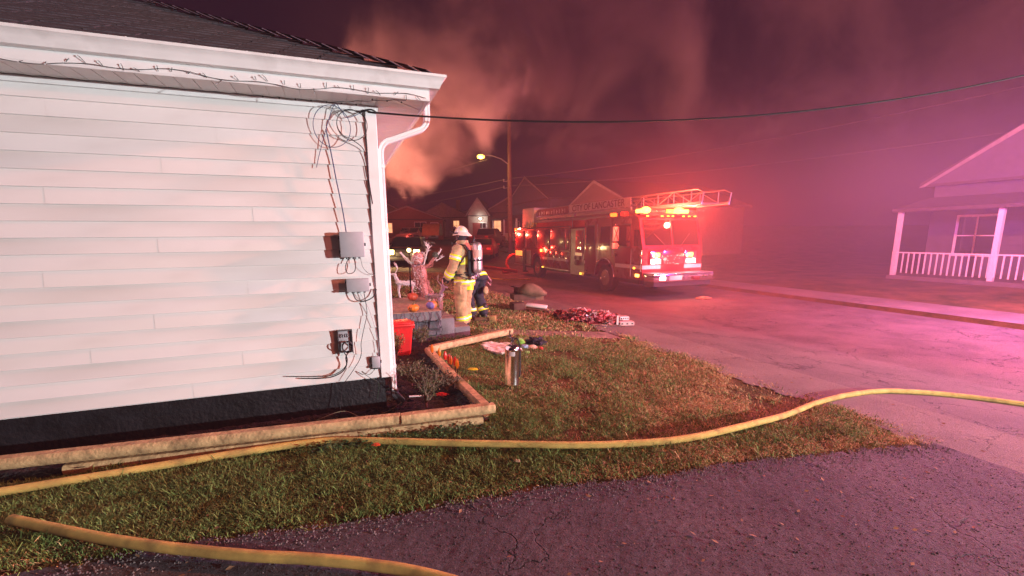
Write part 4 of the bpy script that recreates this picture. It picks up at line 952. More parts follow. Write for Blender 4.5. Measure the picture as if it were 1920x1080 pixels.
def firefighter(label, loc, rz, coat_m, pant_m, lean, larm, rarm, legs, glove_m, first=True, sc_=1.0, headdir=(0, 1, 0)):
    """forward is +y. lean in radians bends the spine forward from the hips"""
    t = thing('person', label, 'person', loc, rz); t.scale = (sc_,) * 3
    cl, sl_ = math.cos(lean), math.sin(lean); hip = Vector((0, 0, .92))
    def sp(y, z, x=0):  # spine frame -> local
        dz = z - .92
        return Vector((x, y * cl + dz * sl_, .92 + dz * cl - y * sl_))
    headc = sp(.03, 1.71)
    # --- body, one continuous mesh
    b = MB()
    torso(b, [(*sp(0, .84), .15, .10, -lean), (*sp(0, .95), .155, .105, -lean), (*sp(0, 1.15), .14, .10, -lean), (*sp(-.005, 1.38), .17, .11, -lean), (*sp(-.005, 1.50), .15, .09, -lean), (*sp(0, 1.56), .07, .06, -lean)])
    limb(b, [sp(0, 1.5), sp(.01, 1.6), sp(.02, 1.66)], [.06, .055, .06])
    b.ball(headc, .076, .095, .112, 12); b.ball(headc + Vector((0, .05, -.055)), .05, .05, .05, 8)
    b.ball(headc + Vector((0, .102, -.015)), .013, .02, .02, 6)
    for sx in (-1, 1): b.ball(headc + Vector((sx * .078, -.01, -.01)), .012, .02, .03, 6); b.ball(headc + Vector((sx * .03, .088, .012)), .014, .012, .01, 6)
    b.ball(headc + Vector((0, .095, -.06)), .024, .012, .009, 6)
    for arm in (larm, rarm): limb(b, [arm[0], arm[1], arm[2]], [.052, .042, .032])
    for L_ in legs: limb(b, [L_[0], L_[1], L_[2]], [.082, .06, .042]); limb(b, [Vector(L_[2]) + Vector((0, -.03, -.03)), Vector(L_[2]) + Vector((0, .12, -.05))], [.035, .03])
    for arm in (larm, rarm):
        d = (Vector(arm[3]) - Vector(arm[2])).normalized(); limb(b, [arm[2], Vector(arm[2]) + d * .09], [.028, .03])
    obj('body', fuse(b, .012, 'body', 0, 9, 4), M_skin, t)
    # --- trousers
    b = MB(); torso(b, [(*sp(0, .80), .175, .135, -lean * .5), (*sp(0, .90), .18, .14, -lean * .6), (*sp(0, 1.02), .175, .135, -lean)])
    for L_ in legs:
        a_, k_, f_ = [Vector(p) for p in L_[:3]]; limb(b, [a_ + Vector((0, 0, -.02)), a_.lerp(k_, .5), k_, k_.lerp(f_, .5), f_.lerp(k_, .16)], [.125, .118, .108, .105, .104], 16)
    tr = obj('trousers', fuse(b, .013, 'trousers', .014, 7, 3, 3), pant_m, t)
    for L_ in legs:
        k_, f_ = Vector(L_[1]), Vector(L_[2]); c = f_.lerp(k_, .27); band(tr, c, k_ - f_, .119, .119, .085)
    # --- coat
    b = MB()
    torso(b, [(*sp(0, .80), .205, .165, -lean * .8), (*sp(0, .86), .203, .162, -lean), (*sp(0, 1.0), .195, .155, -lean), (*sp(0, 1.2), .20, .150, -lean), (*sp(-.005, 1.38), .215, .155, -lean), (*sp(-.005, 1.48), .20, .135, -lean), (*sp(-.0, 1.56), .12, .10, -lean), (*sp(.0, 1.60), .095, .09, -lean)])
    for arm in (larm, rarm):
        s0, e0, w0 = [Vector(p) for p in arm[:3]]
        limb(b, [s0, s0.lerp(e0, .5), e0, e0.lerp(w0, .5), w0.lerp(e0, .12)], [.100, .094, .086, .080, .074], 16)
    ct = obj('coat', fuse(b, .012, 'coat', .013, 8, 3, 11), coat_m, t)
    torso_up = (sp(0, 1.3) - sp(0, 1.0)).normalized()
    band(ct, sp(0, .885), torso_up, .222, .182, .085)
    for arm in (larm, rarm):
        s0, e0, w0 = [Vector(p) for p in arm[:3]]
        band(ct, s0.lerp(e0, .48), s0 - e0, .107, .107, .10); band(ct, e0.lerp(w0, .62), e0 - w0, .093, .093, .10)
    # yellow band and printed panel across the back
    bk = MB()
    for (z0, z1) in ((1.20, 1.38),):
        rings = []
        for z in (z0, z1):
            rings.append([sp(-.004 - .168 * math.sin(a_) ** .9, z, .205 * math.cos(a_)) for a_ in [R(q) for q in range(12, 169, 12)]])
        bk.loft(rings, closed=False, caps=False)
    pn = obj('back_panel', bk, M_lime, ct)
    col = MB(); torso(col, [(*sp(0, 1.54), .115, .10, -lean), (*sp(-.0, 1.63), .100, .095, -lean), (*sp(0, 1.635), .085, .08, -lean)]); obj('collar', S(col), coat_m, t)
    hd = MB(); limb(hd, [sp(0, 1.55), headc + Vector((0, -.01, -.07))], [.075, .080]); hd.ball(headc + Vector((0, -.018, -.02)), .088, .09, .115, 10); obj('hood', fuse(hd, .012, 'hood', .004, 15, 2), M_hood, t)
    # --- helmet
    hm = thing('helmet', None, None, headc + Vector((0, -.01, .055)), 0); del_keys = [k for k in hm.keys()]; hm.parent = t
    hm.rotation_euler = (R(-4), 0, 0)
    mb = MB(); rings = []
    for i in range(9):
        th = i / 8 * math.pi / 2; rings.append([(.112 * math.cos(th * .98) * math.cos(a_), .135 * math.cos(th * .98) * math.sin(a_), .125 * math.sin(th)) for a_ in [2 * math.pi * j / 24 for j in range(24)]])
    mb.loft(rings); dome = obj('dome', S(mb), M_helm, hm)
    mb = MB()
    for a_ in (0, R(90)):
        mb.tube([(.114 * math.cos(q) * math.sin(a_), .137 * math.cos(q) * math.cos(a_), .128 * math.sin(q)) for q in [R(k) for k in range(0, 181, 15)]], .007, 6)
    obj('ridge', S(mb), M_helm, hm)
    mb = MB(); rings = []
    for r0, zz in ((1.0, .012), (1.0, -.004), (1.42, -.03), (1.43, -.022)):
        ring = []
        for j in range(32):
            a_ = 2 * math.pi * j / 32; back = max(0, -math.sin(a_)); k = 1 + (r0 - 1) * (.55 + .75 * back ** 2 + .1 * max(0, math.sin(a_)))
            ring.append((.112 * k * math.cos(a_), .135 * k * math.sin(a_), zz - (r0 - 1) * .09 * back))
        rings.append(ring)
    rings.append(rings[0]); mb.loft(rings, caps=False); obj('brim', S(mb), M_helm, hm)
    mb = MB().prism([(-.05, .0), (.05, .0), (.06, .09), (.03, .125), (0, .14), (-.03, .125), (-.06, .09)], 'y', .139, .146); obj('front_shield', mb, M_strap, hm)
    mb = MB().tube([(-.125, .07, .0), (-.13, .15, .035), (0, .19, .045), (.13, .15, .035), (.125, .07, .0)], .008, 6).tube([(-.13, .05, .0), (-.128, -.02, .0)], .014, 8).tube([(.13, .05, .0), (.128, -.02, .0)], .014, 8); obj('goggles', S(mb), M_boxd, hm)
    rp_ = MB()
    for a_ in (R(215), R(325), R(150), R(30), R(270)):
        for e in (-.14, .14):
            pass
        rings = []
        for zq in (.35, .72): rings.append([(.1135 * math.cos(zq) * math.cos(a_ + q), .1365 * math.cos(zq) * math.sin(a_ + q), .1265 * math.sin(zq)) for q in (-.16, 0, .16)])
        rp_.loft(rings, closed=False, caps=False)
    obj('reflective_patch', rp_, M_lime, hm)
    obj('chin_strap', S(MB().tube([(-.10, .02, 0), (-.085, .06, -.12), (0, .07, -.185), (.085, .06, -.12), (.10, .02, 0)], .008, 6)), M_strap, hm)
    # --- gloves and boots
    glove(t, larm[2], Vector(larm[3]) - Vector(larm[2]), larm[4], glove_m, 1)
    glove(t, rarm[2], Vector(rarm[3]) - Vector(rarm[2]), rarm[4], glove_m, -1)
    for L_ in legs:
        f_ = Vector(L_[2]); b = MB(); limb(b, [f_ + Vector((0, 0, .16)), f_ + Vector((0, .0, .04)), f_ + Vector((0, .01, -.01))], [.085, .07, .062])
        limb(b, [f_ + Vector((0, -.02, -.045)), f_ + Vector((0, .10, -.045)), f_ + Vector((0, .17, -.055))], [.055, .052, .042], flat=.9)
        bt = obj('boot', fuse(b, .011, 'boot', .003, 20, 2), M_boot, t)
        z0 = f_.z - .095; s_ = MB(); s_.prism([(f_.x + .052 * math.cos(a_) * (1 if math.sin(a_) < 0 else .95), f_.y + .07 + .145 * math.sin(a_)) for a_ in [2 * math.pi * i / 18 for i in range(18)]], 'z', z0, z0 + .026); obj('sole', s_, M_rubber, bt)
    return t, sp, ct
M_tan = mat('tan_turnout', (.50, .36, .19), .85, ns=5, na=.14, bump=.5, bs=25, dirt=(5, (.13, .09, .06), .55), sheen=.2)
M_tanp = mat('tan_trousers', (.50, .34, .16), .85, ns=5, na=.14, bump=.5, bs=22, dirt=(5, (.15, .09, .05), .5), sheen=.2)
M_navy = mat('navy_turnout', (.026, .026, .040), .85, ns=5, na=.2, bump=.4, bs=25)
M_glv = mat('dark_glove', (.028, .022, .024), .7, ns=20, na=.3)
V3 = Vector
larm = (V3((-.205, -.01, 1.47)), V3((-.275, .03, 1.18)), V3((-.255, .19, .965)), V3((-.235, .26, .86)), (.6, .6, -.2))
rarm = (V3((.205, .0, 1.47)), V3((.27, .06, 1.18)), V3((.22, .27, 1.02)), V3((.18, .36, .97)), (-.8, .2, -.5))
legs = [(V3((-.10, 0, .90)), V3((-.115, .015, .50)), V3((-.12, -.03, .095))), (V3((.10, 0, .90)), V3((.12, .09, .50)), V3((.125, .10, .095)))]
ff, sp, ct = firefighter('firefighter in tan turnout gear with a cream helmet and steel air tank, back turned', (-.875, 8.42, 0), R(58), M_tan, M_tanp, R(2), larm, rarm, legs, M_glv)
# air pack
bp = obj('backplate', S(MB().rbox(-.13, .13, -.215, -.17, 1.02, 1.46, .02)), M_strap, ff)
mb = MB(); pf = [(0, 1.04), (.035, 1.045), (.065, 1.06), (.083, 1.10), (.087, 1.14), (.087, 1.50), (.083, 1.545), (.065, 1.585), (.035, 1.60), (0, 1.605)]
tk = obj('air_tank', S(MB().lathe(pf, 24, M=Matrix.Translation((.0, -.305, 0)))), mat('tank_steel', (.60, .58, .56), .35, .85, ns=8, na=.12), ff)
obj('tank_label', S(MB().loft([[(.0885 * math.cos(a_), -.305 + .0885 * math.sin(a_), z) for a_ in [R(q) for q in range(150, 331, 15)]] for z in (1.33, 1.47)], closed=False, caps=False)), mat('label_peach', (.62, .42, .34), .5), tk)
obj('tank_strap', S(MB().lathe([(.088, 1.265), (.092, 1.268), (.092, 1.298), (.088, 1.30)], 24, M=Matrix.Translation((0, -.305, 0)), caps=False).rbox(-.13, -.08, -.34, -.27, 1.265, 1.30, .008)), M_strap, tk)
obj('tank_valve', S(MB().tube([(0, -.305, 1.05), (0, -.305, .985)], .024, 10).tube([(-.05, -.305, 1.0), (.05, -.305, 1.0)], .02, 10).ball((-.065, -.305, 1.0), .028, n=8).rbox(-.09, -.01, -.30, -.21, .93, 1.0, .012)), M_chrome, tk)
obj('tank_knob', S(MB().tube([(-.085, -.34, 1.29), (-.115, -.34, 1.29)], .022, 10)), M_chrome, tk)
obj('regulator', S(MB().rbox(-.10, .10, -.24, -.17, .98, 1.05, .015).ball((.06, -.24, .97), .04, n=8).ball((-.02, -.25, .99), .03, n=8)), M_boxd, ff)
mb = MB()
for sx in (-1, 1):
    mb.tube([(sx * .10, -.17, 1.46), (sx * .115, -.12, 1.55), (sx * .115, .02, 1.565), (sx * .12, .12, 1.50), (sx * .13, .168, 1.35), (sx * .16, .12, 1.15), (sx * .17, -.02, 1.08), (sx * .12, -.17, 1.05)], .024, 8, flat=.45)
obj('shoulder_strap', S(mb), M_strap, ff)
mb = MB(); rings = []
for z in (.985, 1.035): rings.append([(.207 * math.cos(a_), .163 * math.sin(a_), z) for a_ in [2 * math.pi * i / 26 for i in range(26)]])
mb.loft([rings[0], rings[1]], caps=False); obj('waist_strap', S(mb), M_strap, ff)
obj('side_strap', S(MB().tube([(-.12, -.17, 1.40), (-.19, -.10, 1.28), (-.215, .0, 1.12), (-.19, .08, .98)], .018, 8, flat=.5)), M_strap, ff)
obj('air_hose', S(MB().tube([(.05, -.26, 1.0), (.13, -.30, 1.2), (.15, -.24, 1.5), (.12, -.16, 1.62), (.06, -.2, 1.70), (.0, -.24, 1.66), (-.01, -.22, 1.57)], .011, 8).tube([(-.04, -.27, .98), (-.15, -.25, .93), (-.2, -.12, .98), (-.2, .02, 1.0)], .010, 8)), M_boxd, ff)
obj('face_mask', S(MB().ball((.09, .22, 1.34), .06, .05, .075, 10)), M_boxd, ff)
obj('radio', S(MB().rbox(-.16, -.11, .15, .19, 1.34, 1.46, .008).tube([(-.125, .17, 1.46), (-.125, .17, 1.60)], .005, 6)), M_boxd, ff)
# coat lettering blocks on the back and the dark lower trim
mb = MB()
obj('tail_flap', S(MB().loft([[sp(-.004 - .174 * math.sin(a_) ** .9, z, .10 * math.cos(a_)) for a_ in [R(q) for q in range(30, 151, 20)]] for z in (.73, .79, .84)], closed=False, caps=False)), M_lime, ct)
obj('hip_pocket', S(MB().rbox(-.235, -.17, -.08, .08, .66, .82, .012)), M_tanp, ff)
# second firefighter, bent forward behind the first
larm = (V3((-.20, .34, 1.36)), V3((-.27, .42, 1.08)), V3((-.20, .52, .86)), V3((-.18, .58, .76)), (.6, .5, -.2))
rarm = (V3((.20, .34, 1.36)), V3((.27, .30, 1.08)), V3((.24, .36, .84)), V3((.22, .42, .74)), (-.8, .2, -.5))
legs = [(V3((-.10, 0, .90)), V3((-.14, .16, .50)), V3((-.15, .05, .095))), (V3((.10, 0, .90)), V3((.13, .12, .50)), V3((.14, -.04, .095)))]
legs2 = legs
ff2, sp2, ct2 = firefighter('second firefighter in dark navy gear bending forward behind the tan one', (-.70, 9.38, 0), R(35), M_navy, M_navy, R(36), 
    (V3((-.20, .33, 1.34)), V3((-.27, .40, 1.08)), V3((-.20, .52, .88)), V3((-.18, .58, .78)), (.6, .5, -.2)), (V3((.20, .33, 1.34)), V3((.29, .28, 1.08)), V3((.25, .36, .84)), V3((.22, .42, .74)), (-.8, .2, -.5)), legs, M_glv, sc_=.97)
ff2.rotation_euler = (0, 0, R(50))
for L_ in legs: obj('knee_patch', S(MB().ball(Vector(L_[1]) + Vector((0, .075, 0)), .075, .05, .10, 8)), M_tan, ff2)
obj('seat_patch', S(MB().ball((.10, -.13, .62), .07, .05, .09, 8)), M_tan, ff2)
M_pinkr = mat('pink_strap', (.55, .25, .30), .6); obj('belt_loop', S(MB().tube([(.14, -.16, .92), (.24, -.16, .82), (.20, -.18, .72), (.12, -.17, .80)], .012, 6)), M_pinkr, ff2)

# ================================================================== ladder truck
M_redpaint = mat('red_paint', (.20, .012, .022), .28, ns=2, na=.08, coat=.6, dirt=(3, (.12, .02, .02), .3))
M_door = mat('shutter_silver', (.34, .33, .34), .4, .7, ns=4, na=.1)
M_stripe = mat('white_stripe', (.75, .72, .70), .35, ns=5, na=.05)
M_glass = mat('dark_glass', (.010, .010, .014), .06, spec=.8)
M_tread = mat('tread_plate', (.55, .54, .54), .3, .9, ns=60, na=.2, bump=.4, bs=200)
M_alum = mat('ladder_aluminium', (.34, .33, .33), .45, .6, ns=10, na=.1)
M_signw = mat('sign_white', (.62, .58, .56), .5, ns=5, na=.05); M_ink = mat('sign_ink', (.10, .015, .03), .6)
E_red = emat('red_lens_lit', (1, .12, .01), 5); E_hot = emat('red_lens_hot', (1, .34, .05), 11); E_amb = emat('amber_lens', (1, .42, .04), 5); E_wht = emat('head_lamp', (1, .86, .70), 9); E_dimr = emat('red_lens_dim', (.9, .02, .01), 1.6)
tx, ty, tz = road_frame(10.75, 12.7, -.42)
truck = thing('ladder_truck', 'red ladder fire truck parked in the street with glowing red warning lights', 'fire truck', (tx, ty, tz), A)
HW = 1.25
def arch(cy, r, n=10): return [(cy + r * math.cos(math.pi - math.pi * i / n), .60 + r * math.sin(math.pi * i / n) if i not in (0, n) else .60) for i in range(n + 1)]
cabp = [(0, .62)] + arch(2.33, .66) + [(3.86, .60), (3.86, 2.74), (3.5, 2.78), (.45, 2.78), (.28, 2.70), (.02, 1.68)]
mb = MB(); mb.prism(cabp, 'x', -HW, HW); obj('cab', mb, M_redpaint, truck)
bodp = [(5.12, .60)] + arch(8.72, .66) + [(11.7, .60), (11.7, 2.48), (5.12, 2.48)]
mb = MB(); mb.prism(bodp, 'x', -HW, HW); obj('body', mb, M_redpaint, truck)
obj('chassis', MB().box(-.9, .9, .6, 11.4, .42, .598), M_boxd, truck)
# pump panel
mb = MB(); mb.box(-HW + .02, HW - .02, 3.90, 5.08, .48, 2.42); pp_ = obj('pump_panel', mb, M_door, truck)
obj('panel_upper', S(MB().rbox(-HW - .012, -HW + .018, 3.98, 4.60, 1.35, 2.34, .01)), mat('panel_red', (.38, .06, .05), .35), pp_)
for k, (y, z) in enumerate(((4.15, 1.62), (4.35, 1.62), (4.15, 1.85), (4.38, 2.05), (4.6, 1.2), (4.2, 1.2))): obj('gauge', S(MB().tube([(-HW - .03, y, z), (-HW + .0, y, z)], .06 if k < 4 else .085, 14)), M_chrome if k < 4 else M_boxd, pp_)
obj('inlet', S(MB().tube([(-HW - .13, 4.36, 1.0), (-HW + .0, 4.36, 1.0)], .11, 16)), M_boxd, pp_)
obj('lit_gauge_plate', MB().rbox(-HW - .02, -HW + .0, 3.98, 4.62, 1.30, 1.42, .008), emat('panel_glow', (.9, .62, .30), .5), pp_)
obj('grab_rail', S(MB().tube([(-HW - .05, 3.94, 1.1), (-HW - .05, 3.94, 2.3)], .018, 8)), M_chrome, pp_)
# compartments: roll doors above, hinged doors below
ys = [5.2, 5.60, 7.12, 8.67, 10.2, 11.62]
for a_, b_ in zip(ys, ys[1:]):
    d_ = obj('compartment_door', S(MB().rbox(-HW - .018, -HW + .01, a_ + .03, b_ - .03, 1.50, 2.40, .012)), M_redpaint, truck)
    obj('door_edge', MB().box(-HW - .024, -HW - .0185, a_ + .032, a_ + .055, 1.52, 2.38), M_chrome, d_); obj('door_edge', MB().box(-HW - .024, -HW - .0185, b_ - .055, b_ - .032, 1.52, 2.38), M_chrome, d_)
    obj('door_handle', S(MB().tube([(-HW - .04, (a_ + b_) / 2 - .07, 1.56), (-HW - .04, (a_ + b_) / 2 + .07, 1.56)], .014, 8)), M_chrome, d_)
for a_, b_ in ((5.2, 5.95), (5.95, 6.5), (6.5, 7.15), (7.15, 7.98)):
    d_ = obj('compartment_door', S(MB().rbox(-HW - .018, -HW + .01, a_ + .02, b_ - .02, .66, 1.40, .012)), M_redpaint, truck)
    obj('door_edge', MB().box(-HW - .024, -HW - .0185, a_ + .022, a_ + .045, .68, 1.38), M_chrome, d_)
    obj('door_handle', S(MB().tube([(-HW - .04, a_ + .13, .9), (-HW - .04, a_ + .13, 1.24)], .013, 8)), M_chrome, d_)
obj('compartment_door', S(MB().rbox(-HW - .018, -HW + .01, 9.44, 10.05, .66, 1.40, .012)), M_tread, truck)
obj('outrigger', S(MB().rbox(-HW - .05, -HW + .02, 10.10, 10.45, .28, 1.42, .015).rbox(-HW - .12, -HW + .12, 10.12, 10.42, .20, .27, .01)), M_boxd, truck)
obj('rear_panel', S(MB().rbox(-HW - .018, -HW + .01, 10.55, 11.64, .66, 1.0, .01)), M_tread, truck)
obj('reflective_glow_panel', MB().rbox(-HW - .02, -HW + .01, 10.62, 11.60, 1.06, 1.34, .01), emat('amber_painted_glow', (.95, .50, .10), .9), truck)  # emission stands in for light thrown back by the reflective panel
obj('tread_plate', MB().box(-HW - .03, -HW + .0, 5.12, 8.02, .575, .63), M_tread, truck)
obj('tread_plate', MB().box(-HW - .03, -HW + .0, 9.44, 11.72, .575, .63), M_tread, truck)
obj('top_rail', S(MB().tube([(-HW + .03, 5.15, 2.53), (-HW + .03, 11.65, 2.53)], .022, 8).tube([(-HW + .03, 5.2, 2.48), (-HW + .03, 5.2, 2.53)], .015, 6).tube([(-HW + .03, 11.6, 2.48), (-HW + .03, 11.6, 2.53)], .015, 6)), M_chrome, truck)
# white stripe in pieces set proud
for i, (a_, b_) in enumerate(((.02, 1.60), (3.05, 3.86))): obj('stripe', MB().box(-HW - .006, -HW - .0005, a_, b_, .99, 1.12), M_stripe, truck)
obj('stripe', MB().box(-HW - .026, -HW - .0205, 5.22, 7.9, 1.00, 1.12), M_stripe, truck)
obj('stripe', MB().box(-HW, -.50, -.006, -.0005, .99, 1.12), M_stripe, truck); obj('stripe', MB().box(.50, HW, -.006, -.0005, .99, 1.12), M_stripe, truck)
# cab side
for (a_, b_) in ((.62, 1.62), (2.98, 3.78)):
    dr = obj('cab_door', S(MB().rbox(-HW - .015, -HW + .01, a_, b_, 1.14 if a_ < 2 else .66, 2.68, .015)), M_redpaint, truck)
    obj('window', MB().rbox(-HW - .022, -HW - .0155, a_ + .10, b_ - .10, 1.74, 2.48, .003), M_glass, dr)
    obj('window_frame', MB().box(-HW - .024, -HW - .0165, a_ + .07, a_ + .098, 1.70, 2.52).box(-HW - .024, -HW - .0165, b_ - .098, b_ - .07, 1.70, 2.52).box(-HW - .024, -HW - .0165, a_ + .0985, b_ - .0985, 1.70, 1.738).box(-HW - .024, -HW - .0165, a_ + .0985, b_ - .0985, 2.482, 2.52), M_boxd, dr)
    obj('door_handle', S(MB().tube([(-HW - .04, b_ - .16, 1.5), (-HW - .04, b_ - .06, 1.5)], .014, 8)), M_chrome, dr)
obj('window', MB().rbox(-HW - .010, -HW - .001, 1.98, 2.62, 1.74, 2.46, .003), M_glass, truck)
obj('window', MB().rbox(-HW - .010, -HW - .001, .24, .50, 1.76, 2.3, .003), M_glass, truck)
for y, z0, z1 in ((2.78, 1.10, 2.56), (1.72, 1.35, 1.95), (.56, .72, 1.66), (-.0, .92, 1.62)):
    obj('grab_rail', S(MB().tube([(-HW - .06, y, z0), (-HW - .06, y, z1)], .020, 8).tube([(-HW - .06, y, z0), (-HW, y, z0)], .012, 6).tube([(-HW - .06, y, z1), (-HW, y, z1)], .012, 6)), M_chrome, truck)
obj('arch_trim', S(MB().tube([(-HW - .012, 2.33 + .67 * math.cos(q), .60 + .67 * math.sin(q)) for q in [R(k) for k in range(0, 181, 12)]], .025, 8)), M_chrome, truck)
obj('arch_trim', S(MB().tube([(-HW - .012, 8.72 + .67 * math.cos(q), .60 + .67 * math.sin(q)) for q in [R(k) for k in range(0, 181, 12)]], .022, 8)), M_chrome, truck)
mir = obj('side_mirror', S(MB().rbox(-HW - .42, -HW - .18, 1.14, 1.20, 1.92, 2.42, .02).rbox(-HW - .44, -HW - .20, 1.14, 1.20, 1.66, 1.86, .02)), M_stripe, truck)
obj('mirror_arm', S(MB().tube([(-HW, 1.10, 2.5), (-HW - .3, 1.17, 2.5), (-HW - .3, 1.17, 2.4)], .016, 8).tube([(-HW, 1.10, 1.75), (-HW - .3, 1.17, 1.75)], .016, 8)), M_chrome, mir)
obj('mirror_cross', MB().box(-.012, .012, -.004, .0, -.24, .24, M=Matrix.Translation((-HW - .30, 1.137, 2.17)) @ Matrix.Rotation(R(22), 4, 'Y')).box(-.012, .012, -.008, -.0042, -.24, .24, M=Matrix.Translation((-HW - .30, 1.137, 2.17)) @ Matrix.Rotation(R(-22), 4, 'Y')), M_redpaint, mir)
# cab front: windscreen, grille, lamps, bumper
wsl = (2.70 - 1.68); MW = Matrix.Translation((0, .02, 1.68)) @ Matrix.Rotation(-math.atan2(.26, wsl), 4, 'X')
wl = math.hypot(.26, wsl)
for sx in (-1, 1):
    x0, x1 = (-1.13, -.025) if sx < 0 else (.025, 1.13)
    obj('windscreen', MB().rbox(x0, x1, -.012, -.002, .10, wl - .08, .003, M=MW), M_glass, truck)
    obj('wiper', S(MB().tube([MW @ Vector((sx * .3, -.03, .06)), MW @ Vector((sx * .75, -.035, .50))], .011, 6)), M_boxd, truck)
obj('windscreen_pillar', MB().box(-.022, .022, -.016, -.002, .08, wl - .06, M=MW), M_redpaint, truck)
gr = obj('grille', S(MB().rbox(-.46, .46, -.04, -.001, 1.13, 1.60, .01)), M_redpaint, truck)
for k in range(9): obj('grille_bar', MB().box(-.42, .42, -.05, -.0405, 1.16 + k * .036, 1.175 + k * .036), M_chrome, gr)
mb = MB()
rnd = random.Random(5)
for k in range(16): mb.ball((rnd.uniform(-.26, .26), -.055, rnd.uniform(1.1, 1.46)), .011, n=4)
obj('glint_dots', mb, emat('painted_glint', (1, .8, .6), 2.0), truck)  # glowing specks scattered as painted glints on the grille
def text3d(name, s, size, m, parent, loc, rot, ext=.004, space=1.0, wid=1.0):
    c = bpy.data.curves.new(name, 'FONT'); c.body = s; c.size = size; c.extrude = ext; c.align_x = 'CENTER'; c.align_y = 'CENTER'; c.space_character = space; c.offset = .0015 * size * 10 * .5
    c.materials.append(m); o = bpy.data.objects.new(name, c); COL.objects.link(o); bpy.context.view_layer.update(); me = bpy.data.meshes.new_from_object(o.evaluated_get(bpy.context.evaluated_depsgraph_get())); bpy.data.objects.remove(o)
    if not me.materials: me.materials.append(m)
    o = obj(name, me, None, parent, loc, rot); o.scale = (wid, 1, 1); o['kind'] = 'stuff'; return o
text3d('lettering', 'LANCASTER', .14, M_chrome, truck, (0, -.010, 1.645), (R(90), 0, 0), .005, 1.05)
for sx in (-1, 1):
    bz = obj('lamp_bezel', S(MB().rbox(sx * .72 - .26, sx * .72 + .26, -.05, -.001, 1.13, 1.58, .02)), M_chrome, truck)
    obj('warning_light', S(MB().rbox(sx * .70 - .10, sx * .70 + .10, -.085, -.051, 1.39, 1.53, .02)), E_hot, truck)
    obj('headlight', S(MB().rbox(sx * .74 - .20, sx * .74 - .02, -.08, -.051, 1.17, 1.32, .02)), E_wht, truck)
    obj('headlight', S(MB().rbox(sx * .74 + .02, sx * .74 + .18, -.08, -.051, 1.17, 1.32, .02)), E_wht, truck)
obj('bumper', S(MB().rbox(-1.24, 1.24, -.62, -.06, .60, .86, .03)), M_chrome, truck)
obj('bumper_tread', MB().rbox(-1.23, 1.23, -.61, -.04, .862, .885, .004), M_tread, truck)
obj('bumper_core', MB().box(-1.18, 1.18, -.55, -.01, .45, .598), M_boxd, truck)
obj('bumper_sign', MB().rbox(-.62, -.10, -.632, -.621, .65, .80, .003), M_signw, truck)
obj('fog_lamp', S(MB().rbox(-1.0, -.78, -.65, -.621, .66, .78, .01)), emat('fog_lamp_lens', (1, .8, .55), 9), truck)
for x in (-.02, .95): obj('horn', S(MB().tube([(x, -.72, .74), (x, -.62, .74)], [.07, .03], 12)), M_chrome, truck)
obj('tow_bracket', S(MB().rbox(.35, .6, -.68, -.62, .64, .76, .01)), M_redpaint, truck)
obj('marker_lamp', S(MB().rbox(-HW - .03, -HW - .001, .14, .34, .72, .82, .01)), E_hot, truck)
obj('marker_lamp', S(MB().rbox(-HW - .03, -HW - .001, .38, .48, .98, 1.04, .01)), E_amb, truck)
# roof light bar
obj('light_bar', S(MB().rbox(-1.2, 1.2, .30, .62, 2.80, 2.86, .02)), M_boxd, truck)
for (x0, x1, e) in ((-1.18, -.86, E_hot), (-.84, -.5, E_dimr), (-.48, -.12, E_dimr), (-.10, .18, E_amb), (.20, .52, E_hot), (.54, .84, E_hot), (.86, 1.18, E_dimr)):
    obj('light_bar_lens', S(MB().rbox(x0, x1, .29, .60, 2.862, 2.99, .03)), e, truck)
for bx_ in (-1.0, .36): obj('beacon_glow_ball', S(MB().ball((bx_, .26, 2.95), .17, .14, .11, 10)), E_hot, truck)  # glowing balls added to widen the glow of the roof beacons
obj('beacon', S(MB().rbox(-1.22, -1.02, 1.2, 1.42, 2.80, 2.95, .03)), E_dimr, truck); obj('beacon', S(MB().rbox(-1.22, -1.02, 1.9, 2.1, 2.80, 2.93, .03)), E_red, truck)
for k, x in enumerate((-.95, -.35, -.1, .1, .55, .8, 1.05)): obj('clearance_light', S(MB().rbox(x - .035, x + .035, .20, .26, 2.735, 2.775, .01)), E_amb, truck)
# wheels
M_tyre = M_rubber
def wheel(y, x, sgn):
    wgt = obj('wheel', S(MB().lathe([(.30, -.15), (.50, -.15), (.53, -.10), (.53, .10), (.50, .15), (.30, .15)], 36, M=Matrix.Translation((x, y, .53)) @ Matrix.Rotation(R(90), 4, 'Y'))), M_tyre, truck)
    M = Matrix.Translation((x, y, .53)) @ Matrix.Rotation(R(90) * -1, 4, 'Y')
    obj('rim', S(MB().lathe([(.305, .152), (.29, .158), (.27, .10), (.20, .06), (.12, .09), (.11, .15), (.04, .17), (0, .17)], 28, M=M)), M_chrome, wgt)
    for k in range(10):
        a_ = k * math.pi / 5; mb = MB().tube([M @ Vector((.165 * math.cos(a_), .165 * math.sin(a_), .07)), M @ Vector((.165 * math.cos(a_), .165 * math.sin(a_), .115))], .016, 6); obj('lug_nut', mb, M_chrome, wgt)
for y in (2.33, 8.72):
    wheel(y, -1.05, -1)
    wheel(y, 1.05, 1)
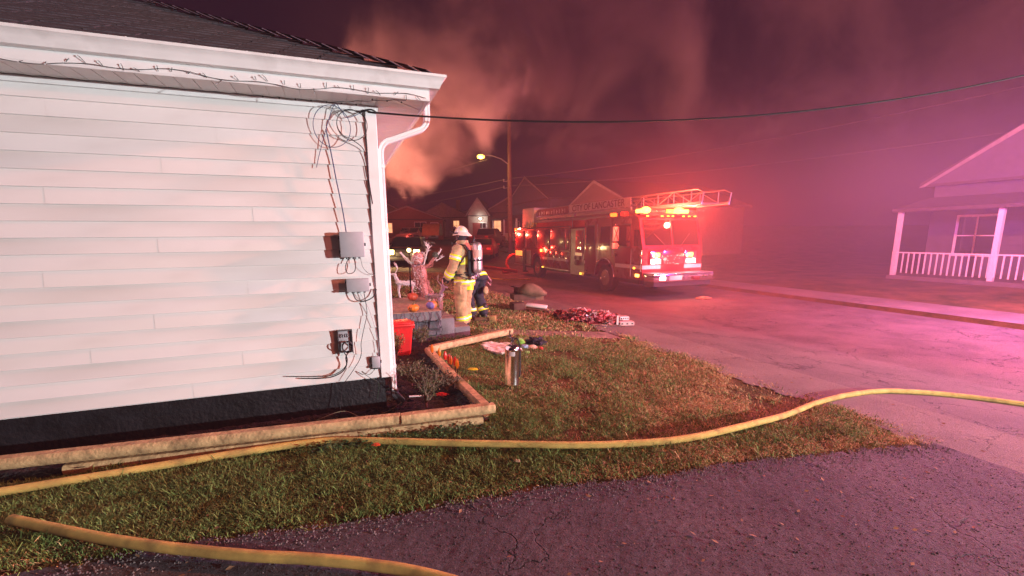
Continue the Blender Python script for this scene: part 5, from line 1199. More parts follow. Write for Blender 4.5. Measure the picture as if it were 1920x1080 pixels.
# hose bed cover and items between body and ladder
mb = MB(); mb.prism([(-1.05, 2.49), (1.05, 2.49), (.95, 2.78), (-.95, 2.78)], 'y', 5.3, 9.3); obj('hose_bed_cover', mb, mat('red_tarp', (.45, .03, .02), .5, ns=3, na=.15, bump=.4, bs=8), truck)
obj('pedestal', S(MB().rbox(-.85, .0, 10.0, 11.6, 2.49, 3.62, .05)), M_alum, truck)
obj('turntable', S(MB().lathe([(.8, 2.49), (.8, 2.66), (.6, 2.70), (.6, 2.9), (0, 2.9)], 24, M=Matrix.Translation((0, 10.7, 0)))), M_boxd, truck)
obj('deck_light', S(MB().rbox(-1.12, -1.02, 5.0, 5.5, 2.92, 3.06, .02).tube([(-1.07, 5.25, 2.5), (-1.07, 5.25, 2.92)], .02, 8)), M_alum, truck)
obj('roof_vent', S(MB().rbox(-.5, .5, 2.4, 3.4, 2.80, 2.95, .04)), M_redpaint, truck)
mb = MB()
for k in range(26): mb.tube([(-.9 + .25 * math.sin(k), 9.4 + k * .03, 2.52), (-.75 + .3 * math.sin(k * 2.3), 9.4 + k * .03, 2.75 + .08 * math.sin(k * 1.1))], .022, 5)
obj('folded_hose', mb, M_hose, truck)
# ladder: base section and fly section with rails, uprights, diagonals and rungs
lad = obj('ladder', MB().box(-.56, -.50, -1.75, 10.6, 3.02, 3.10).box(.50, .56, -1.75, 10.6, 3.02, 3.10), M_alum, truck)
obj('boom_beam', S(MB().rbox(-.66, -.58, 1.6, 10.4, 2.98, 3.12, .01).rbox(-.72, -.64, 3.0, 9.8, 2.80, 2.90, .01)), M_alum, lad)
top = MB()
for x in (-.53, .53): top.tube([(x, -1.75, 3.10), (x, -1.80, 3.36), (x, -1.55, 3.47), (x, 10.4, 3.50)], .026, 8)
obj('top_rail', S(top), M_alum, lad)
for k in range(16):
    y = -1.3 + k * .78
    for x in (-.53, .53):
        obj('upright', MB().tube([(x, y, 3.09), (x, y, 3.48)], .017, 6), M_alum, lad)
        if k < 15: obj('diagonal', MB().tube([(x, y, 3.48 if k % 2 else 3.1), (x, y + .78, 3.1 if k % 2 else 3.48)], .014, 6), M_alum, lad)
for k in range(34): obj('rung', MB().tube([(-.5, -1.5 + k * .36, 3.07), (.5, -1.5 + k * .36, 3.07)], .018, 6), M_alum, lad)
sgn = obj('ladder_sign', MB().rbox(-.585, -.57, 1.72, 6.5, 3.16, 3.50, .003), M_signw, truck)
t_ = text3d('lettering', 'CITY OF LANCASTER', .37, M_ink, truck, (-.588, 4.15, 3.325), (R(90), 0, R(-90)), .003, 1.05, 1.12)
obj('ladder_sign', MB().rbox(-.585, -.57, 6.62, 10.1, 3.16, 3.48, .003), mat('sign_dark', (.14, .03, .05), .5), truck)
mb = MB(); rnd = random.Random(3)
for k in range(11):
    y = 9.8 - k * .29; 
    mb.box(-.590, -.5855, y, y + .05, 3.2, 3.2 + rnd.uniform(.12, .22)); 
    if k % 2: mb.box(-.590, -.5855, y - .10, y, 3.24 + .1 * rnd.random(), 3.27 + .1 * rnd.random())
obj('worn_markings', mb, M_signw, truck)
# side warning and marker lights
obj('warning_light', S(MB().rbox(-HW - .05, -HW - .019, 8.02, 8.18, 1.36, 1.48, .02)), E_hot, truck)
obj('warning_light', S(MB().rbox(-HW - .04, -HW - .001, 11.45, 11.65, 2.42, 2.56, .02)), E_red, truck)
obj('step_light', S(MB().rbox(-HW - .05, -HW - .031, 7.8, 7.95, .59, .65, .01)), E_amb, truck); obj('step_light', S(MB().rbox(-HW - .05, -HW - .031, 4.0, 4.15, .52, .60, .01)), E_amb, truck)
def tl(p): q = truck.matrix_basis @ Vector(p); return q
TM = Matrix.Translation((tx, ty, tz)) @ Matrix.Rotation(A, 4, 'Z')
def tlamp(name, p, col, e, s=.1): return lamp(name, 'POINT', tuple(TM @ Vector(p)), col, e, s)
RC = (1, .06, .03)
tlamp('roof_beacon_light', (-1.10, -.5, 2.86), RC, 800, .10)
tlamp('roof_beacon_light', (.52, -.5, 2.86), RC, 750, .10)
tlamp('grille_beacon_light', (-.70, -.28, 1.46), RC, 60, .07)
tlamp('grille_beacon_light', (.70, -.28, 1.46), RC, 60, .07)
tlamp('side_beacon_light', (-HW - .22, 8.1, 1.45), RC, 35, .06)
tlamp('rear_beacon_light', (-HW - .3, 12.0, 2.3), RC, 380, .08)
tlamp('headlight_beam', (0, -.9, 1.2), (1, .85, .7), 30, .12)

# ================================================================== other vehicles
def car(name, label, cat, loc, rz, L_=4.6, W_=1.85, H_=1.5, body=None, kind='sedan', lit_front=0, lit_rear=False, group=None):
    """front is -y"""
    t = thing(name, label, cat, loc, rz, group); hw = W_ / 2
    if kind == 'sedan': prof_ = [(0, .30), (0, .62), (.10, .74), (1.1, .90), (1.75, H_ - .06), (2.2, H_), (3.1, H_ - .02), (3.9, .98), (4.5, .94), (4.6, .62), (4.55, .30)]
    elif kind == 'suv': prof_ = [(0, .40), (0, .85), (.12, .98), (1.15, 1.10), (1.75, H_ - .06), (2.2, H_), (4.2, H_ - .03), (4.6, 1.1), (4.7, .60), (4.65, .40)]
    else: prof_ = [(0, .45), (0, .95), (.12, 1.05), (1.2, 1.16), (1.75, H_ - .05), (2.1, H_), (3.2, H_ - .02), (3.45, 1.18), (5.4, 1.15), (5.4, .55), (5.35, .45)]
    n = len(prof_); top_i = [i for i, p in enumerate(prof_) if p[1] > (1.0 if kind == 'sedan' else 1.2)]
    rings = []
    for x, k in ((-1, 1.0), (-.93, 1.0), (.93, 1.0), (1, 1.0)):
        ring = []
        for i, (y, z) in enumerate(prof_):
            inn = .80 if i in top_i else 1.0; e = .96 if abs(x) == 1 else 1
            cy = L_ / 2; ring.append((x * hw * inn, cy + (y - cy) * (e if i not in top_i else e * .98), z if abs(x) < 1 else (z - .03 if z > .5 else z)))
        rings.append(ring)
    mb = MB(); mb.loft(rings); obj('body', S(mb), body, t)
    # glass
    ti, tj = top_i[0] - 1, top_i[0]
    (ya, za), (yb, zb) = prof_[ti], prof_[tj]
    gl = MB(); p0 = (ya + (yb - ya) * .06, za + (zb - za) * .06 + .012); p1 = (ya + (yb - ya) * .95, za + (zb - za) * .95 + .012)
    gl.add([(-hw * .90, p0[0] - .012, p0[1]), (hw * .90, p0[0] - .012, p0[1]), (hw * .76, p1[0] - .012, p1[1]), (-hw * .76, p1[0] - .012, p1[1])], [(0, 1, 2, 3)]); obj('windscreen', gl, M_glass, t)
    (ya, za), (yb, zb) = prof_[top_i[-1] + 1], prof_[top_i[-1]]
    gl = MB(); gl.add([(-hw * .88, ya * .95 + yb * .05 + .015, za + .03), (hw * .88, ya * .95 + yb * .05 + .015, za + .03), (hw * .76, yb * .9 + ya * .1 + .015, zb - .03), (-hw * .76, yb * .9 + ya * .1 + .015, zb - .03)], [(0, 1, 2, 3)]); obj('rear_window', gl, M_glass, t)
    y0_, y1_ = prof_[top_i[0]][0], prof_[top_i[-1]][0]; zt = H_ - .12; zl = (.98 if kind == 'sedan' else 1.2)
    for sx in (-1, 1):
        for a_, b_ in ((y0_ - .2, (y0_ + y1_) / 2 - .05), ((y0_ + y1_) / 2 + .05, y1_ + .1)):
            gl = MB(); gl.add([(sx * (hw * .955 + .004), a_, zl), (sx * (hw * .955 + .004), b_, zl), (sx * (hw * .815 + .012), b_ - .05, zt), (sx * (hw * .815 + .012), a_ + .12, zt)], [(0, 1, 2, 3)]); obj('side_window', gl, M_glass, t)
    bh = prof_[1][1]
    fm = E_carh if lit_front else mat('lamp_glass', (.5, .5, .5), .15)
    for sx in (-1, 1):
        obj('headlight', S(MB().rbox(sx * hw * .72 - .16, sx * hw * .72 + .16, -.09, .10, bh - (.12 if lit_front else .17), bh + (.13 if lit_front else -.02), .03)), fm, t)
        obj('taillight', S(MB().rbox(sx * hw * .74 - .16, sx * hw * .74 + .16, L_ - .06, L_ + .025, bh + (.02 if kind == 'sedan' else -.0), bh + .16, .02)), E_tail if lit_rear else M_redp, t)
        mi_ = obj('wing_mirror', S(MB().rbox(sx * (hw + .10) - .09, sx * (hw + .10) + .09, prof_[ti][0] + .35, prof_[ti][0] + .47, prof_[ti][1] + .0, prof_[ti][1] + .16, .02)), body, t)
        for y in (L_ * .19, L_ * .80):
            rr = .33 if kind == 'sedan' else .39
            wb = obj('wheel', S(MB().lathe([(rr * .6, -.11), (rr * .95, -.11), (rr, -.07), (rr, .07), (rr * .95, .11), (rr * .6, .11), (rr * .3, .08), (0, .09)], 20, M=Matrix.Translation((sx * (hw - .10), y, rr)) @ Matrix.Rotation(R(90) * sx, 4, 'Y'))), M_rubber, t)
            obj('rim', S(MB().lathe([(rr * .58, .112), (rr * .5, .09), (rr * .2, .12), (0, .12)], 12, M=Matrix.Translation((sx * (hw - .10), y, rr)) @ Matrix.Rotation(R(90) * sx, 4, 'Y'))), M_chrome, wb)
    obj('grille', MB().rbox(-hw * .42, hw * .42, -.025, .05, bh - .22, bh - .05, .01), M_boxd, t)
    obj('bumper', S(MB().rbox(-hw * .98, hw * .98, -.08, .08, .38, .56, .03)), M_boxd if kind != 'sedan' else body, t)
    obj('bumper', S(MB().rbox(-hw * .98, hw * .98, L_ - .1, L_ + .06, .38, .58, .03)), M_chrome if kind == 'pickup' else body, t)
    obj('licence_plate', MB().box(-.16, .16, L_ + .062, L_ + .068, .42, .55) if kind != 'sedan' else MB().box(-.16, .16, L_ + .03, L_ + .036, .66, .80), M_signw, t)
    return t
E_carh = emat('car_headlight_lens', (1, .66, .20), 16); E_tail = emat('tail_lens', (1, .02, .02), .6)
P_dark = mat('dark_car_paint', (.03, .03, .035), .3, coat=.5, ns=3, na=.1); P_redc = mat('red_car_paint', (.35, .02, .02), .3, coat=.5, ns=3, na=.1); P_grey = mat('grey_car_paint', (.12, .12, .13), .3, coat=.4, ns=3, na=.1); P_wht = mat('white_car_paint', (.5, .5, .5), .3, coat=.4, ns=3, na=.05)
def onroad(x, y, dz=.006): return (x, y, hx(x, y) + dz)
suv = car('parked_suv', 'dark suv facing the camera on the left with glowing yellow headlights', 'car', onroad(-6.02, 25.6), R(5), 4.7, 1.95, 1.72, P_dark, 'suv', lit_front=1)
obj('painted_bonnet_reflection', MB().box(-.80, -.02, .98, 1.12, 1.085, 1.10).box(.02, .80, .98, 1.12, 1.085, 1.10), P_redc, suv)  # red strips paint a reflection across the bonnet
for x in (-.72, .72):
    p = Matrix.Translation(onroad(-6.02, 25.6)) @ Matrix.Rotation(R(5), 4, 'Z') @ Vector((x, -.22, .88)); lamp('car_headlight_light', 'POINT', tuple(p), (1, .66, .28), 90, .08)
car('parked_sedan', 'red sedan seen from behind beyond the second firefighter', 'car', onroad(-1.9, 37.5), R(175), 4.6, 1.85, 1.45, P_redc, 'sedan', lit_rear=True)
car('parked_pickup', 'dark red pickup parked behind the red sedan near the porch house', 'truck', onroad(-1.5, 46), R(165), 5.4, 1.95, 1.8, mat('maroon_paint', (.16, .015, .02), .35, coat=.4, ns=3, na=.1), 'pickup')
car('parked_car', 'dark grey car parked between the pole and the red sedan', 'car', onroad(.55, 40.5), R(-75), 4.6, 1.8, 1.45, P_grey, 'sedan')
car('parked_car', 'white van like car far left in front of the low lit houses', 'car', onroad(-9.3, 55), R(60), 4.7, 1.9, 1.8, P_wht, 'suv')
car('parked_car', 'dark car parked far away under the yellowish canopy', 'car', onroad(-7.6, 44), R(80), 4.6, 1.8, 1.5, P_grey, 'sedan')

# ================================================================== houses
M_roof = mat('far_shingle', (.06, .05, .05), .9, ns=12, na=.3, bump=.3, bs=30)
M_winlit = emat('warm_window', (1, .48, .22), 1.3); M_windark = M_glass
def roof_prism(mb, x0, x1, y0, y1, z, hgt, ov=.35):
    # ridge along y
    cx = (x0 + x1) / 2; a0, a1 = x0 - ov, x1 + ov; b0, b1 = y0 - ov, y1 + ov
    mb.prism([(a0, z - .08), (a1, z - .08), (a1, z + .06), (cx, z + hgt + .08), (a0, z + .06)], 'y', b0, b1)
def dwelling(label, loc, rz, w_, dep, hgt, rh, wall, front_wins, lit=(), porch=False, chimney=False, gable=None, siding=True):
    """front wall at y=0 facing -y, gable end to the front"""
    t = thing('far_house', label, 'house', loc, rz)
    wl_ = obj('wall', MB().box(-w_ / 2, w_ / 2, 0, dep, -1, hgt), wall, t)
    if siding:
        b = MB()
        for k in range(int(hgt / .18)): b.add([(-w_ / 2, -.003, k * .18), (w_ / 2, -.003, k * .18), (w_ / 2, -.022, k * .18), (-w_ / 2, -.022, k * .18), (-w_ / 2, -.002, k * .18 + .17), (w_ / 2, -.002, k * .18 + .17)], [(0, 1, 2, 3), (3, 2, 5, 4)])
        o = obj('siding', b, wall, t); o['kind'] = 'stuff'
    b = MB(); roof_prism(b, -w_ / 2, w_ / 2, 0, dep, hgt, rh); rf_ = obj('roof', b, M_roof, t)
    obj('gable_wall', MB().prism([(-w_ / 2 - .02, hgt + .02), (w_ / 2 + .02, hgt + .02), (0, hgt + rh * .97)], 'y', -.37, -.355), wall, t)
    obj('barge_board', MB().prism([(-w_ / 2 - .36, hgt - .1), (-w_ / 2 - .2, hgt - .1), (0, hgt + rh - .12), (w_ / 2 + .2, hgt - .1), (w_ / 2 + .36, hgt - .1), (0, hgt + rh + .12)], 'y', -.40, -.372), M_bargef, t)
    if chimney: obj('chimney', MB().box(w_ * .18, w_ * .18 + .55, dep * .4, dep * .4 + .55, hgt + .2, hgt + rh + .7), mat('far_brick', (.22, .08, .06), .9, ns=12, na=.3), rf_)
    for k, (x, z, ww, hh) in enumerate(front_wins):
        f = obj('window', MB().box(x - ww / 2 - .08, x + ww / 2 + .08, -.05, -.024, z - .08, z - .0).box(x - ww / 2 - .08, x + ww / 2 + .08, -.05, -.024, z + hh, z + hh + .08).box(x - ww / 2 - .08, x - ww / 2, -.05, -.024, z, z + hh).box(x + ww / 2, x + ww / 2 + .08, -.05, -.024, z, z + hh).box(x - ww / 2, x + ww / 2, -.048, -.025, z + hh * .5 - .02, z + hh * .5 + .02).box(x - .02, x + .02, -.047, -.026, z, z + hh), M_trim, t)
        obj('pane', MB().box(x - ww / 2, x + ww / 2, -.024, -.023, z, z + hh), M_winlit if k in lit else M_windark, f)
    d_ = obj('door', MB().rbox(-w_ * .08 - .45, -w_ * .08 + .45, -.06, -.024, .1, 2.15, .01), mat('door_paint', (.25, .06, .05), .5), t)
    obj('handle', MB().ball((-w_ * .08 + .36, -.08, 1.1), .04, n=5), M_chrome, d_)
    if porch:
        pr_ = obj('porch_roof', MB().prism([(-2.3, 2.5), (-2.3, 2.62), (-.02, 3.1), (-.02, 2.9)], 'x', -w_ / 2 - .1, w_ / 2 + .1), M_roof, t)
        for x in (-w_ / 2 + .1, -w_ / 6, w_ / 6, w_ / 2 - .1): obj('porch_post', MB().box(x - .07, x + .07, -2.15, -2.01, 0, 2.5), M_trim, t)
        obj('porch_deck', MB().box(-w_ / 2, w_ / 2, -2.3, -.06, -.5, .1), M_conc, t)
        b = MB()
        for k in range(int(w_ / .18)): b.box(-w_ / 2 + k * .18, -w_ / 2 + k * .18 + .035, -2.12, -2.08, .2, .95)
        b.box(-w_ / 2, w_ / 2, -2.13, -2.07, .952, 1.0); obj('railing', b, M_trim, t)
    return t
M_bargef = mat('weathered_trim', (.30, .28, .26), .7, ns=4, na=.2)
W_cream = mat('far_cream', (.38, .33, .28), .7, ns=3, na=.1); W_blue = mat('far_grey', (.09, .09, .11), .7, ns=3, na=.1); W_tan = mat('far_tan', (.15, .11, .085), .7, ns=3, na=.1); W_white = mat('far_white', (.55, .52, .50), .7, ns=3, na=.08); W_brick = mat('far_redbrick', (.22, .07, .05), .85, ns=14, na=.3)
def Hs(d, s): x, y = ds(d, s); return (x, y, h(d, s))
FACE = A + R(-90) + R(0)          # fronts look back across the street: local -y must point to -N
FR = A - R(90)
# far side of the street (d > 18): local -y -> -N
dwelling('grey gabled house behind the utility pole with a lit porch', Hs(19.8, 47.0), FR, 11.5, 9, 4.3, 2.6, W_blue, [(-3, .9, 1.1, 1.4), (2.6, .9, 1.3, 1.5), (0, 4.4, 1.0, 1.2)], lit=(1,), porch=True)
dwelling('house with a broad gable rising behind the lettered ladder sign', Hs(19.8, 32.6), FR, 10.5, 10, 3.5, 2.1, W_tan, [(-3, .9, 1.1, 1.4), (2.8, .9, 1.2, 1.4), (0, 4.0, .9, 1.0)], lit=(0,), porch=True)
dwelling('grey house with a railed porch across the street at the right edge', Hs(22.5, 7.0), FR, 9.0, 9, 3.6, 3.0, W_blue, [(-3, .9, 1.1, 1.4), (2.6, .9, 1.2, 1.4), (0, 4.0, .9, 1.0)], lit=(), porch=True)
dwelling('brick house across the street at the far right edge', Hs(22.5, -7.0), FR, 9.0, 9, 3.8, 3.0, W_brick, [(-3, .9, 1.1, 1.4), (2.6, .9, 1.2, 1.4), (0, 4.2, .9, 1.0)], lit=(0,), porch=True, chimney=True)
# end of the street, around (903, 392): small bright gable
g_ = dwelling('small house with a brightly lit white front gable left of the pole', (-4.0, 56, hx(-4, 56)), R(-4), 2.4, 7, 3.0, 2.0, W_cream, [(.5, .9, .9, 1.2)], lit=(), porch=False)
dwelling('long dark house joined behind the small bright gable', (-.2, 58, hx(-.2, 58)), R(-8), 6.5, 8, 3.2, 1.8, W_tan, [(-1.6, .9, 1.0, 1.3), (1.2, .9, 1.0, 1.3)], lit=(0,))
lamp('porch_light', 'POINT', (-3.72, 55.4, hx(-4, 56) + 2.6), (1, .95, .85), 60, .1)
o = obj('porch_lamp', MB().ball((0, 0, 0), .13, n=8), emat('porch_bulb', (1, .95, .8), 12)); o.location = (-3.72, 55.62, hx(-4, 56) + 2.6); tag(o, 'bright white porch lamp on the small gabled house', 'lamp')
dwelling('low house at the far left with a red lit front', (-13.4, 60, hx(-13, 60)), R(6), 9, 7, 2.6, 1.6, W_brick, [(-2.6, .9, 1.2, 1.2), (1.6, .9, 1.4, 1.3), (3.4, .9, .9, 1.2)], lit=(0,))
dwelling('low pale house with orange lit walls and a chimney behind the suv', (-9.7, 66, hx(-9.7, 66)), R(-3), 8, 7, 2.7, 1.9, W_cream, [(-2.4, .8, 1.3, 1.4), (1.9, .9, .8, 1.3)], lit=(0, 1), chimney=True)
dwelling('dark low house right of the pale one, behind the helmet', (-4.8, 72, hx(-4.8, 72)), R(2), 7, 7, 2.7, 1.7, W_blue, [(-2.0, .9, 1.0, 1.2), (1.6, .9, 1.2, 1.2)], lit=(1,))
dwelling('house with a faint pitched roof far left near the downspout', (-19, 66, hx(-19, 66)), R(12), 9, 7, 2.8, 2.2, W_tan, [(-2, .9, 1, 1.2), (2, .9, 1.2, 1.2)], lit=(1,))
o = obj('canopy', S(MB().loft([[(x, 1.4 * math.cos(q), 1.3 + 1.3 * math.sin(q)) for q in [R(k) for k in range(0, 181, 15)]] for x in (-.9, .9)])), mat('yellow_tarp', (.20, .15, .05), .7, ns=4, na=.2)); o.location = (-8.6, 50.5, hx(-8.6, 50.5) - .3); tag(o, 'yellowish rounded canopy in front of the far houses', 'canopy')
o = obj('no_parking_sign', MB().box(-.03, .03, -.02, .02, 0, 2.2).rbox(-.26, .26, -.035, -.021, 1.75, 2.25, .005), M_signw); o.location = (.95, 46, hx(.95, 46)); o.scale = (.6,) * 3; tag(o, 'small pale sign plate on a post just left of the utility pole', 'sign')
# red point lights washing the far houses, no fixture built
lamp('far_red_light', 'POINT', (-10, 44, 4.5), (1, .07, .05), 950, .2)
lamp('far_red_light', 'POINT', (2.0, 33, 4.2), (1, .05, .06), 500, .2)

# ================================================================== utility pole, wires, street lamp
M_pole = mat('pole_wood', (.17, .10, .07), .9, ns=8, na=.3, bump=.4, bs=20)
PXY = (-.10, 40.0); pz = hx(*PXY)
t = thing('utility_pole', 'tall wooden utility pole with a street lamp arm', 'utility pole', (PXY[0], PXY[1], pz), 0)
obj('pole', S(MB().tube([(0, 0, -.5), (0, 0, 5), (-.02, 0, 11.3)], [.21, .19, .15], 12)), M_pole, t)
obj('lamp_arm', S(MB().tube([(0, 0, 7.0), (-.12, -.05, 7.35), (-.7, -.3, 7.75), (-1.6, -.6, 8.0), (-2.15, -.8, 7.95)], .045, 8)), M_alum, t)
lh = obj('lamp_head', S(MB().ball((-2.3, -.85, 7.93), .34, .16, .12, 10)), M_alum, t)
obj('lamp_lens', S(MB().ball((-2.36, -.87, 7.84), .32, .22, .18, 10)), emat('sodium_lens', (1, .50, .07), 9), lh)
for z in (6.0, 5.45): obj('bracket', MB().tube([(0, 0, z), (-.55, 0, z - .05)], .03, 6).tube([(-.5, 0, z - .05), (-.5, 0, z + .15)], .05, 8), M_alum, t)
lamp('street_lamp_light', 'POINT', (PXY[0] - 2.4, PXY[1] - 1.1, pz + 7.7), (1, .55, .16), 420, .12)
M_wireg = mat('aged_wire', (.12, .11, .11), .6)
def wire(label, a, b, sag, r=.016):
    a = Vector(a); b = Vector(b); p = [a.lerp(b, k / 24) + Vector((0, 0, -4 * sag * (k / 24) * (1 - k / 24))) for k in range(25)]
    o = obj('power_line', MB().tube(p, r, 5), M_wireg); tag(o, label, 'wire', 'wires strung from the utility pole')
bx, by, bz_ = PXY[0], PXY[1], pz
wire('upper power line running left from the utility pole bracket', (bx - .5, by, bz_ + 6.1), (-34, 47, 5.6), 1.3, .020)
wire('lower power line running left from the utility pole bracket', (bx - .5, by, bz_ + 5.5), (-34, 46, 4.6), 1.4, .020)
wire('line running left from below the street lamp head', (bx - 1.9, by - .4, bz_ + 7.7), (-36, 52, 5.5), 1.3, .018)
wire('upper power line running right from the utility pole', (bx + .1, by, bz_ + 6.2), (26, 18, 8.5), .6, .018)
wire('lower power line running right from the utility pole', (bx + .1, by, bz_ + 5.6), (26, 18, 6.4), .5, .018)
# red lit supply hoses on the street behind the truck
M_rhose = mat('red_supply_hose', (.42, .05, .03), .6, ns=6, na=.2)
hose('large red supply hose hump rising beside the rear of the truck', [(-.55, 26.2, hx(-.5, 26) + .10), (-.15, 26.4, hx(0, 26) + .12), (-.30, 26.5, hx(0, 26) + .55), (-.12, 26.6, hx(0, 26) + .95), (.25, 26.9, hx(0, 26) + 1.05), (.55, 27.4, hx(.5, 27) + .8), (.9, 28, hx(.9, 28) + .3)], .085, M_rhose, 'supply_hose')
hose('flat red supply hose crossing the street left of the truck', [(-1.9, 24.6, hx(-2, 24.6) + .40), (-1.3, 24.7, hx(-1.3, 24.6) + .38), (-.7, 24.8, hx(-.7, 24.8) + .36), (-.2, 25.0, hx(-.2, 25) + .30), (.3, 25.3, hx(.3, 25) + .2)], .09, M_rhose, 'supply_hose')
hose('thin pale hose line lying on the road behind the truck', [(-1.6, 21.2, hx(-1.6, 21) + .03), (-.8, 21.0, hx(-.8, 21) + .03), (0, 21.4, hx(0, 21.4) + .03), (.9, 22.4, hx(.9, 22.4) + .03)], .03, M_hose, 'supply_hose')
crumple('debris', 'small orange brown debris on the road right of the truck bumper', 'debris', (6.4, 15.0, hx(6.4, 15) + .02), .22, .10, .06, mat('debris_tan', (.5, .25, .12), .8), 71, .3)

# ================================================================== grass
def blade_mat():
    m = bpy.data.materials.new('grass_blade'); m.use_nodes = True; t = m.node_tree; p = t.nodes['Principled BSDF']; p.inputs['Roughness'].default_value = .75; p.inputs['Specular IOR Level'].default_value = .2
    a = t.nodes.new('ShaderNodeAttribute'); a.attribute_name = 'tint'; t.links.new(a.outputs['Color'], p.inputs['Base Color']); return m
M_blade = blade_mat()
def in_house(x, y):
    u = (x - HX) * NX + (y - HY) * NY; v = -(x - HX) * NY + (y - HY) * NX
    return u < .02 and v > -.02 and v < 8
def in_porch(x, y):
    u = (x - PX) * NX + (y - PY) * NY; v = -(x - PX) * NY + (y - PY) * NX
    return u < .55 and -.05 < v < 1.9 and u > -4
def grass(name, n, x0, x1, y0, y1, hl, wl_, seed, label, pdist=1.0, edge=True):
    rnd = np.random.default_rng(seed); V = []; F = []; C = []
    k = 0; tries = 0
    while k < n and tries < n * 6:
        tries += 1
        u = rnd.random(); y = y0 + (y1 - y0) * u ** pdist; x = x0 + (x1 - x0) * rnd.random()
        if abs(x) > y * 1.25 + .8: continue
        d, s = dsof(x, y)
        if d > 4.72 + .12 * nz(s, 0, 1.1) + .25 * nz(s, 5, 4) + .1 * rnd.normal(): continue
        if s > 22.9: continue
        if in_house(x, y) or in_porch(x, y) or poly_in(x, y, BED): continue
        e = drive_edge(x) - .02
        if y < e + .015 * rnd.normal(): continue
        cw = 7.98 + .05 * x
        if -.55 < x < 1.95 and abs(y - cw) < .32 + .09 * nz(x, y, 4) and rnd.random() < .9: continue
        pt = nz(x, y, .55, 3) * .6 + nz(x, y, 1.7, 9) * .45 + nz(x, y, 5, 1) * .3    # patchiness
        dry = .40 + .55 * pt + .16 * (x + .3) * .6 + .10 * (y - 4.0) * .5 - .60 * max(0, 1 - abs(y - 3.1) / 1.2) * min(1, max(0, (1.6 - x) / 1.8))
        if e + .25 > y: dry += .22
        dry = min(1, max(0, dry)); bare = nz(x, y, .9, 20) + .5 * nz(x, y, 3, 7)
        if bare > .30 and rnd.random() < min(.93, (bare - .30) * 5): continue
        if y < e + .05 + .10 * abs(nz(x, 7, 3)) + .05 * nz(x, 3, 11) and rnd.random() < .85: continue
        isdry = rnd.random() < dry
        hh = hl * (.45 + .8 * rnd.random()) * (.8 if isdry else 1.15) * (1 + .8 * nz(x, y, 2.5, 40) + .5 * nz(x, y, 9, 4)) * (1.9 if rnd.random() < .02 else 1); ww = wl_ * (.6 + .8 * rnd.random())
        a = rnd.random() * 6.283; lean = (.3 + 1.1 * rnd.random()) * (1.5 if isdry else 1); c, s2 = math.cos(a), math.sin(a); b = rnd.random() * 6.283
        lx, ly = math.cos(b) * hh * lean, math.sin(b) * hh * lean; z = h(d, s)
        i = len(V)
        V += [(x - c * ww, y - s2 * ww, z), (x + c * ww, y + s2 * ww, z), (x + lx * .45 + c * ww * .8, y + ly * .45 + s2 * ww * .8, z + hh * .6), (x + lx * .45 - c * ww * .8, y + ly * .45 - s2 * ww * .8, z + hh * .6), (x + lx, y + ly, z + hh * .95 / (1 + lean * .4))]
        F += [(i, i + 1, i + 2, i + 3), (i + 3, i + 2, i + 4)]
        v_ = .6 + .8 * rnd.random()
        if isdry: q = rnd.random(); col = (.45 * v_ + .08 * q, .33 * v_ + .05 * q, .17 * v_)
        else: q = rnd.random(); col = (.11 * v_ + .07 * q, .19 * v_ + .05 * q, .055 * v_)
        C += [(*col, 1)] * 5
        k += 1
    me = bpy.data.meshes.new(name); me.from_pydata(V, [], F)
    ca = me.color_attributes.new('tint', 'FLOAT_COLOR', 'POINT'); ca.data.foreach_set('color', np.array(C, dtype=np.float32).ravel())
    o = obj(name, me, M_blade); tag(o, label, 'grass', kind='stuff'); return o
grass('grass', 120000, -3.6, 4.6, 1.7, 4.6, .040, .0024, 1, 'short green and dry grass of the lawn nearest the driveway')
grass('grass', 95000, -1.4, 5.5, 4.0, 8.2, .038, .0034, 2, 'browning lawn grass around the steel extinguisher')
grass('grass', 45000, -5.5, 4.5, 7.6, 24, .055, .009, 3, 'far lawn grass around the wire deer and beyond the porch', pdist=1.4)
# fallen bits on the lawn and driveway
mb = MB(); rnd = random.Random(77)
for k in range(900):
    x = rnd.uniform(-2.2, 4.5); y = rnd.uniform(2.0, 8.5); d, s = dsof(x, y)
    if d > 5.6 or in_house(x, y) or poly_in(x, y, BED) or in_porch(x, y): continue
    z = h(d, s) + (.02 if y > drive_edge(x) else .020); a_ = rnd.uniform(0, 6.28); l = rnd.uniform(.006, .022); c, s2 = math.cos(a_), math.sin(a_)
    mb.add([(x - c * l, y - s2 * l, z), (x - s2 * l * .5, y + c * l * .5, z + l * rnd.uniform(.1, .5)), (x + c * l, y + s2 * l, z + l * .2), (x + s2 * l * .5, y - c * l * .5, z)], [(0, 1, 2, 3)])
o = obj('leaf_litter', mb, mat('litter', (.34, .22, .12), .9, ns=3, col2=(.16, .08, .04), na=.2)); tag(o, 'small dry leaf scraps scattered on lawn and driveway', 'leaf litter', kind='stuff')
mb = MB()
for k in range(2600):
    x = rnd.uniform(-2.4, 4.5); y = drive_edge(x) + abs(rnd.gauss(0, .11)) * -1 + .02; d, s = dsof(x, y)
    if d > 4.7: continue
    r_ = rnd.uniform(.002, .008); z = h(d, s) + .016
    mb.add([(x - r_, y, z), (x, y - r_, z), (x + r_, y, z), (x, y + r_, z), (x, y, z + r_ * 1.2)], [(0, 1, 4), (1, 2, 4), (2, 3, 4), (3, 0, 4)])
o = obj('gravel', mb, mat('gravel_crumbs', (.13, .11, .105), .9, ns=4, na=.3)); tag(o, 'crumbled gravel along the broken driveway edge', 'gravel', kind='stuff')

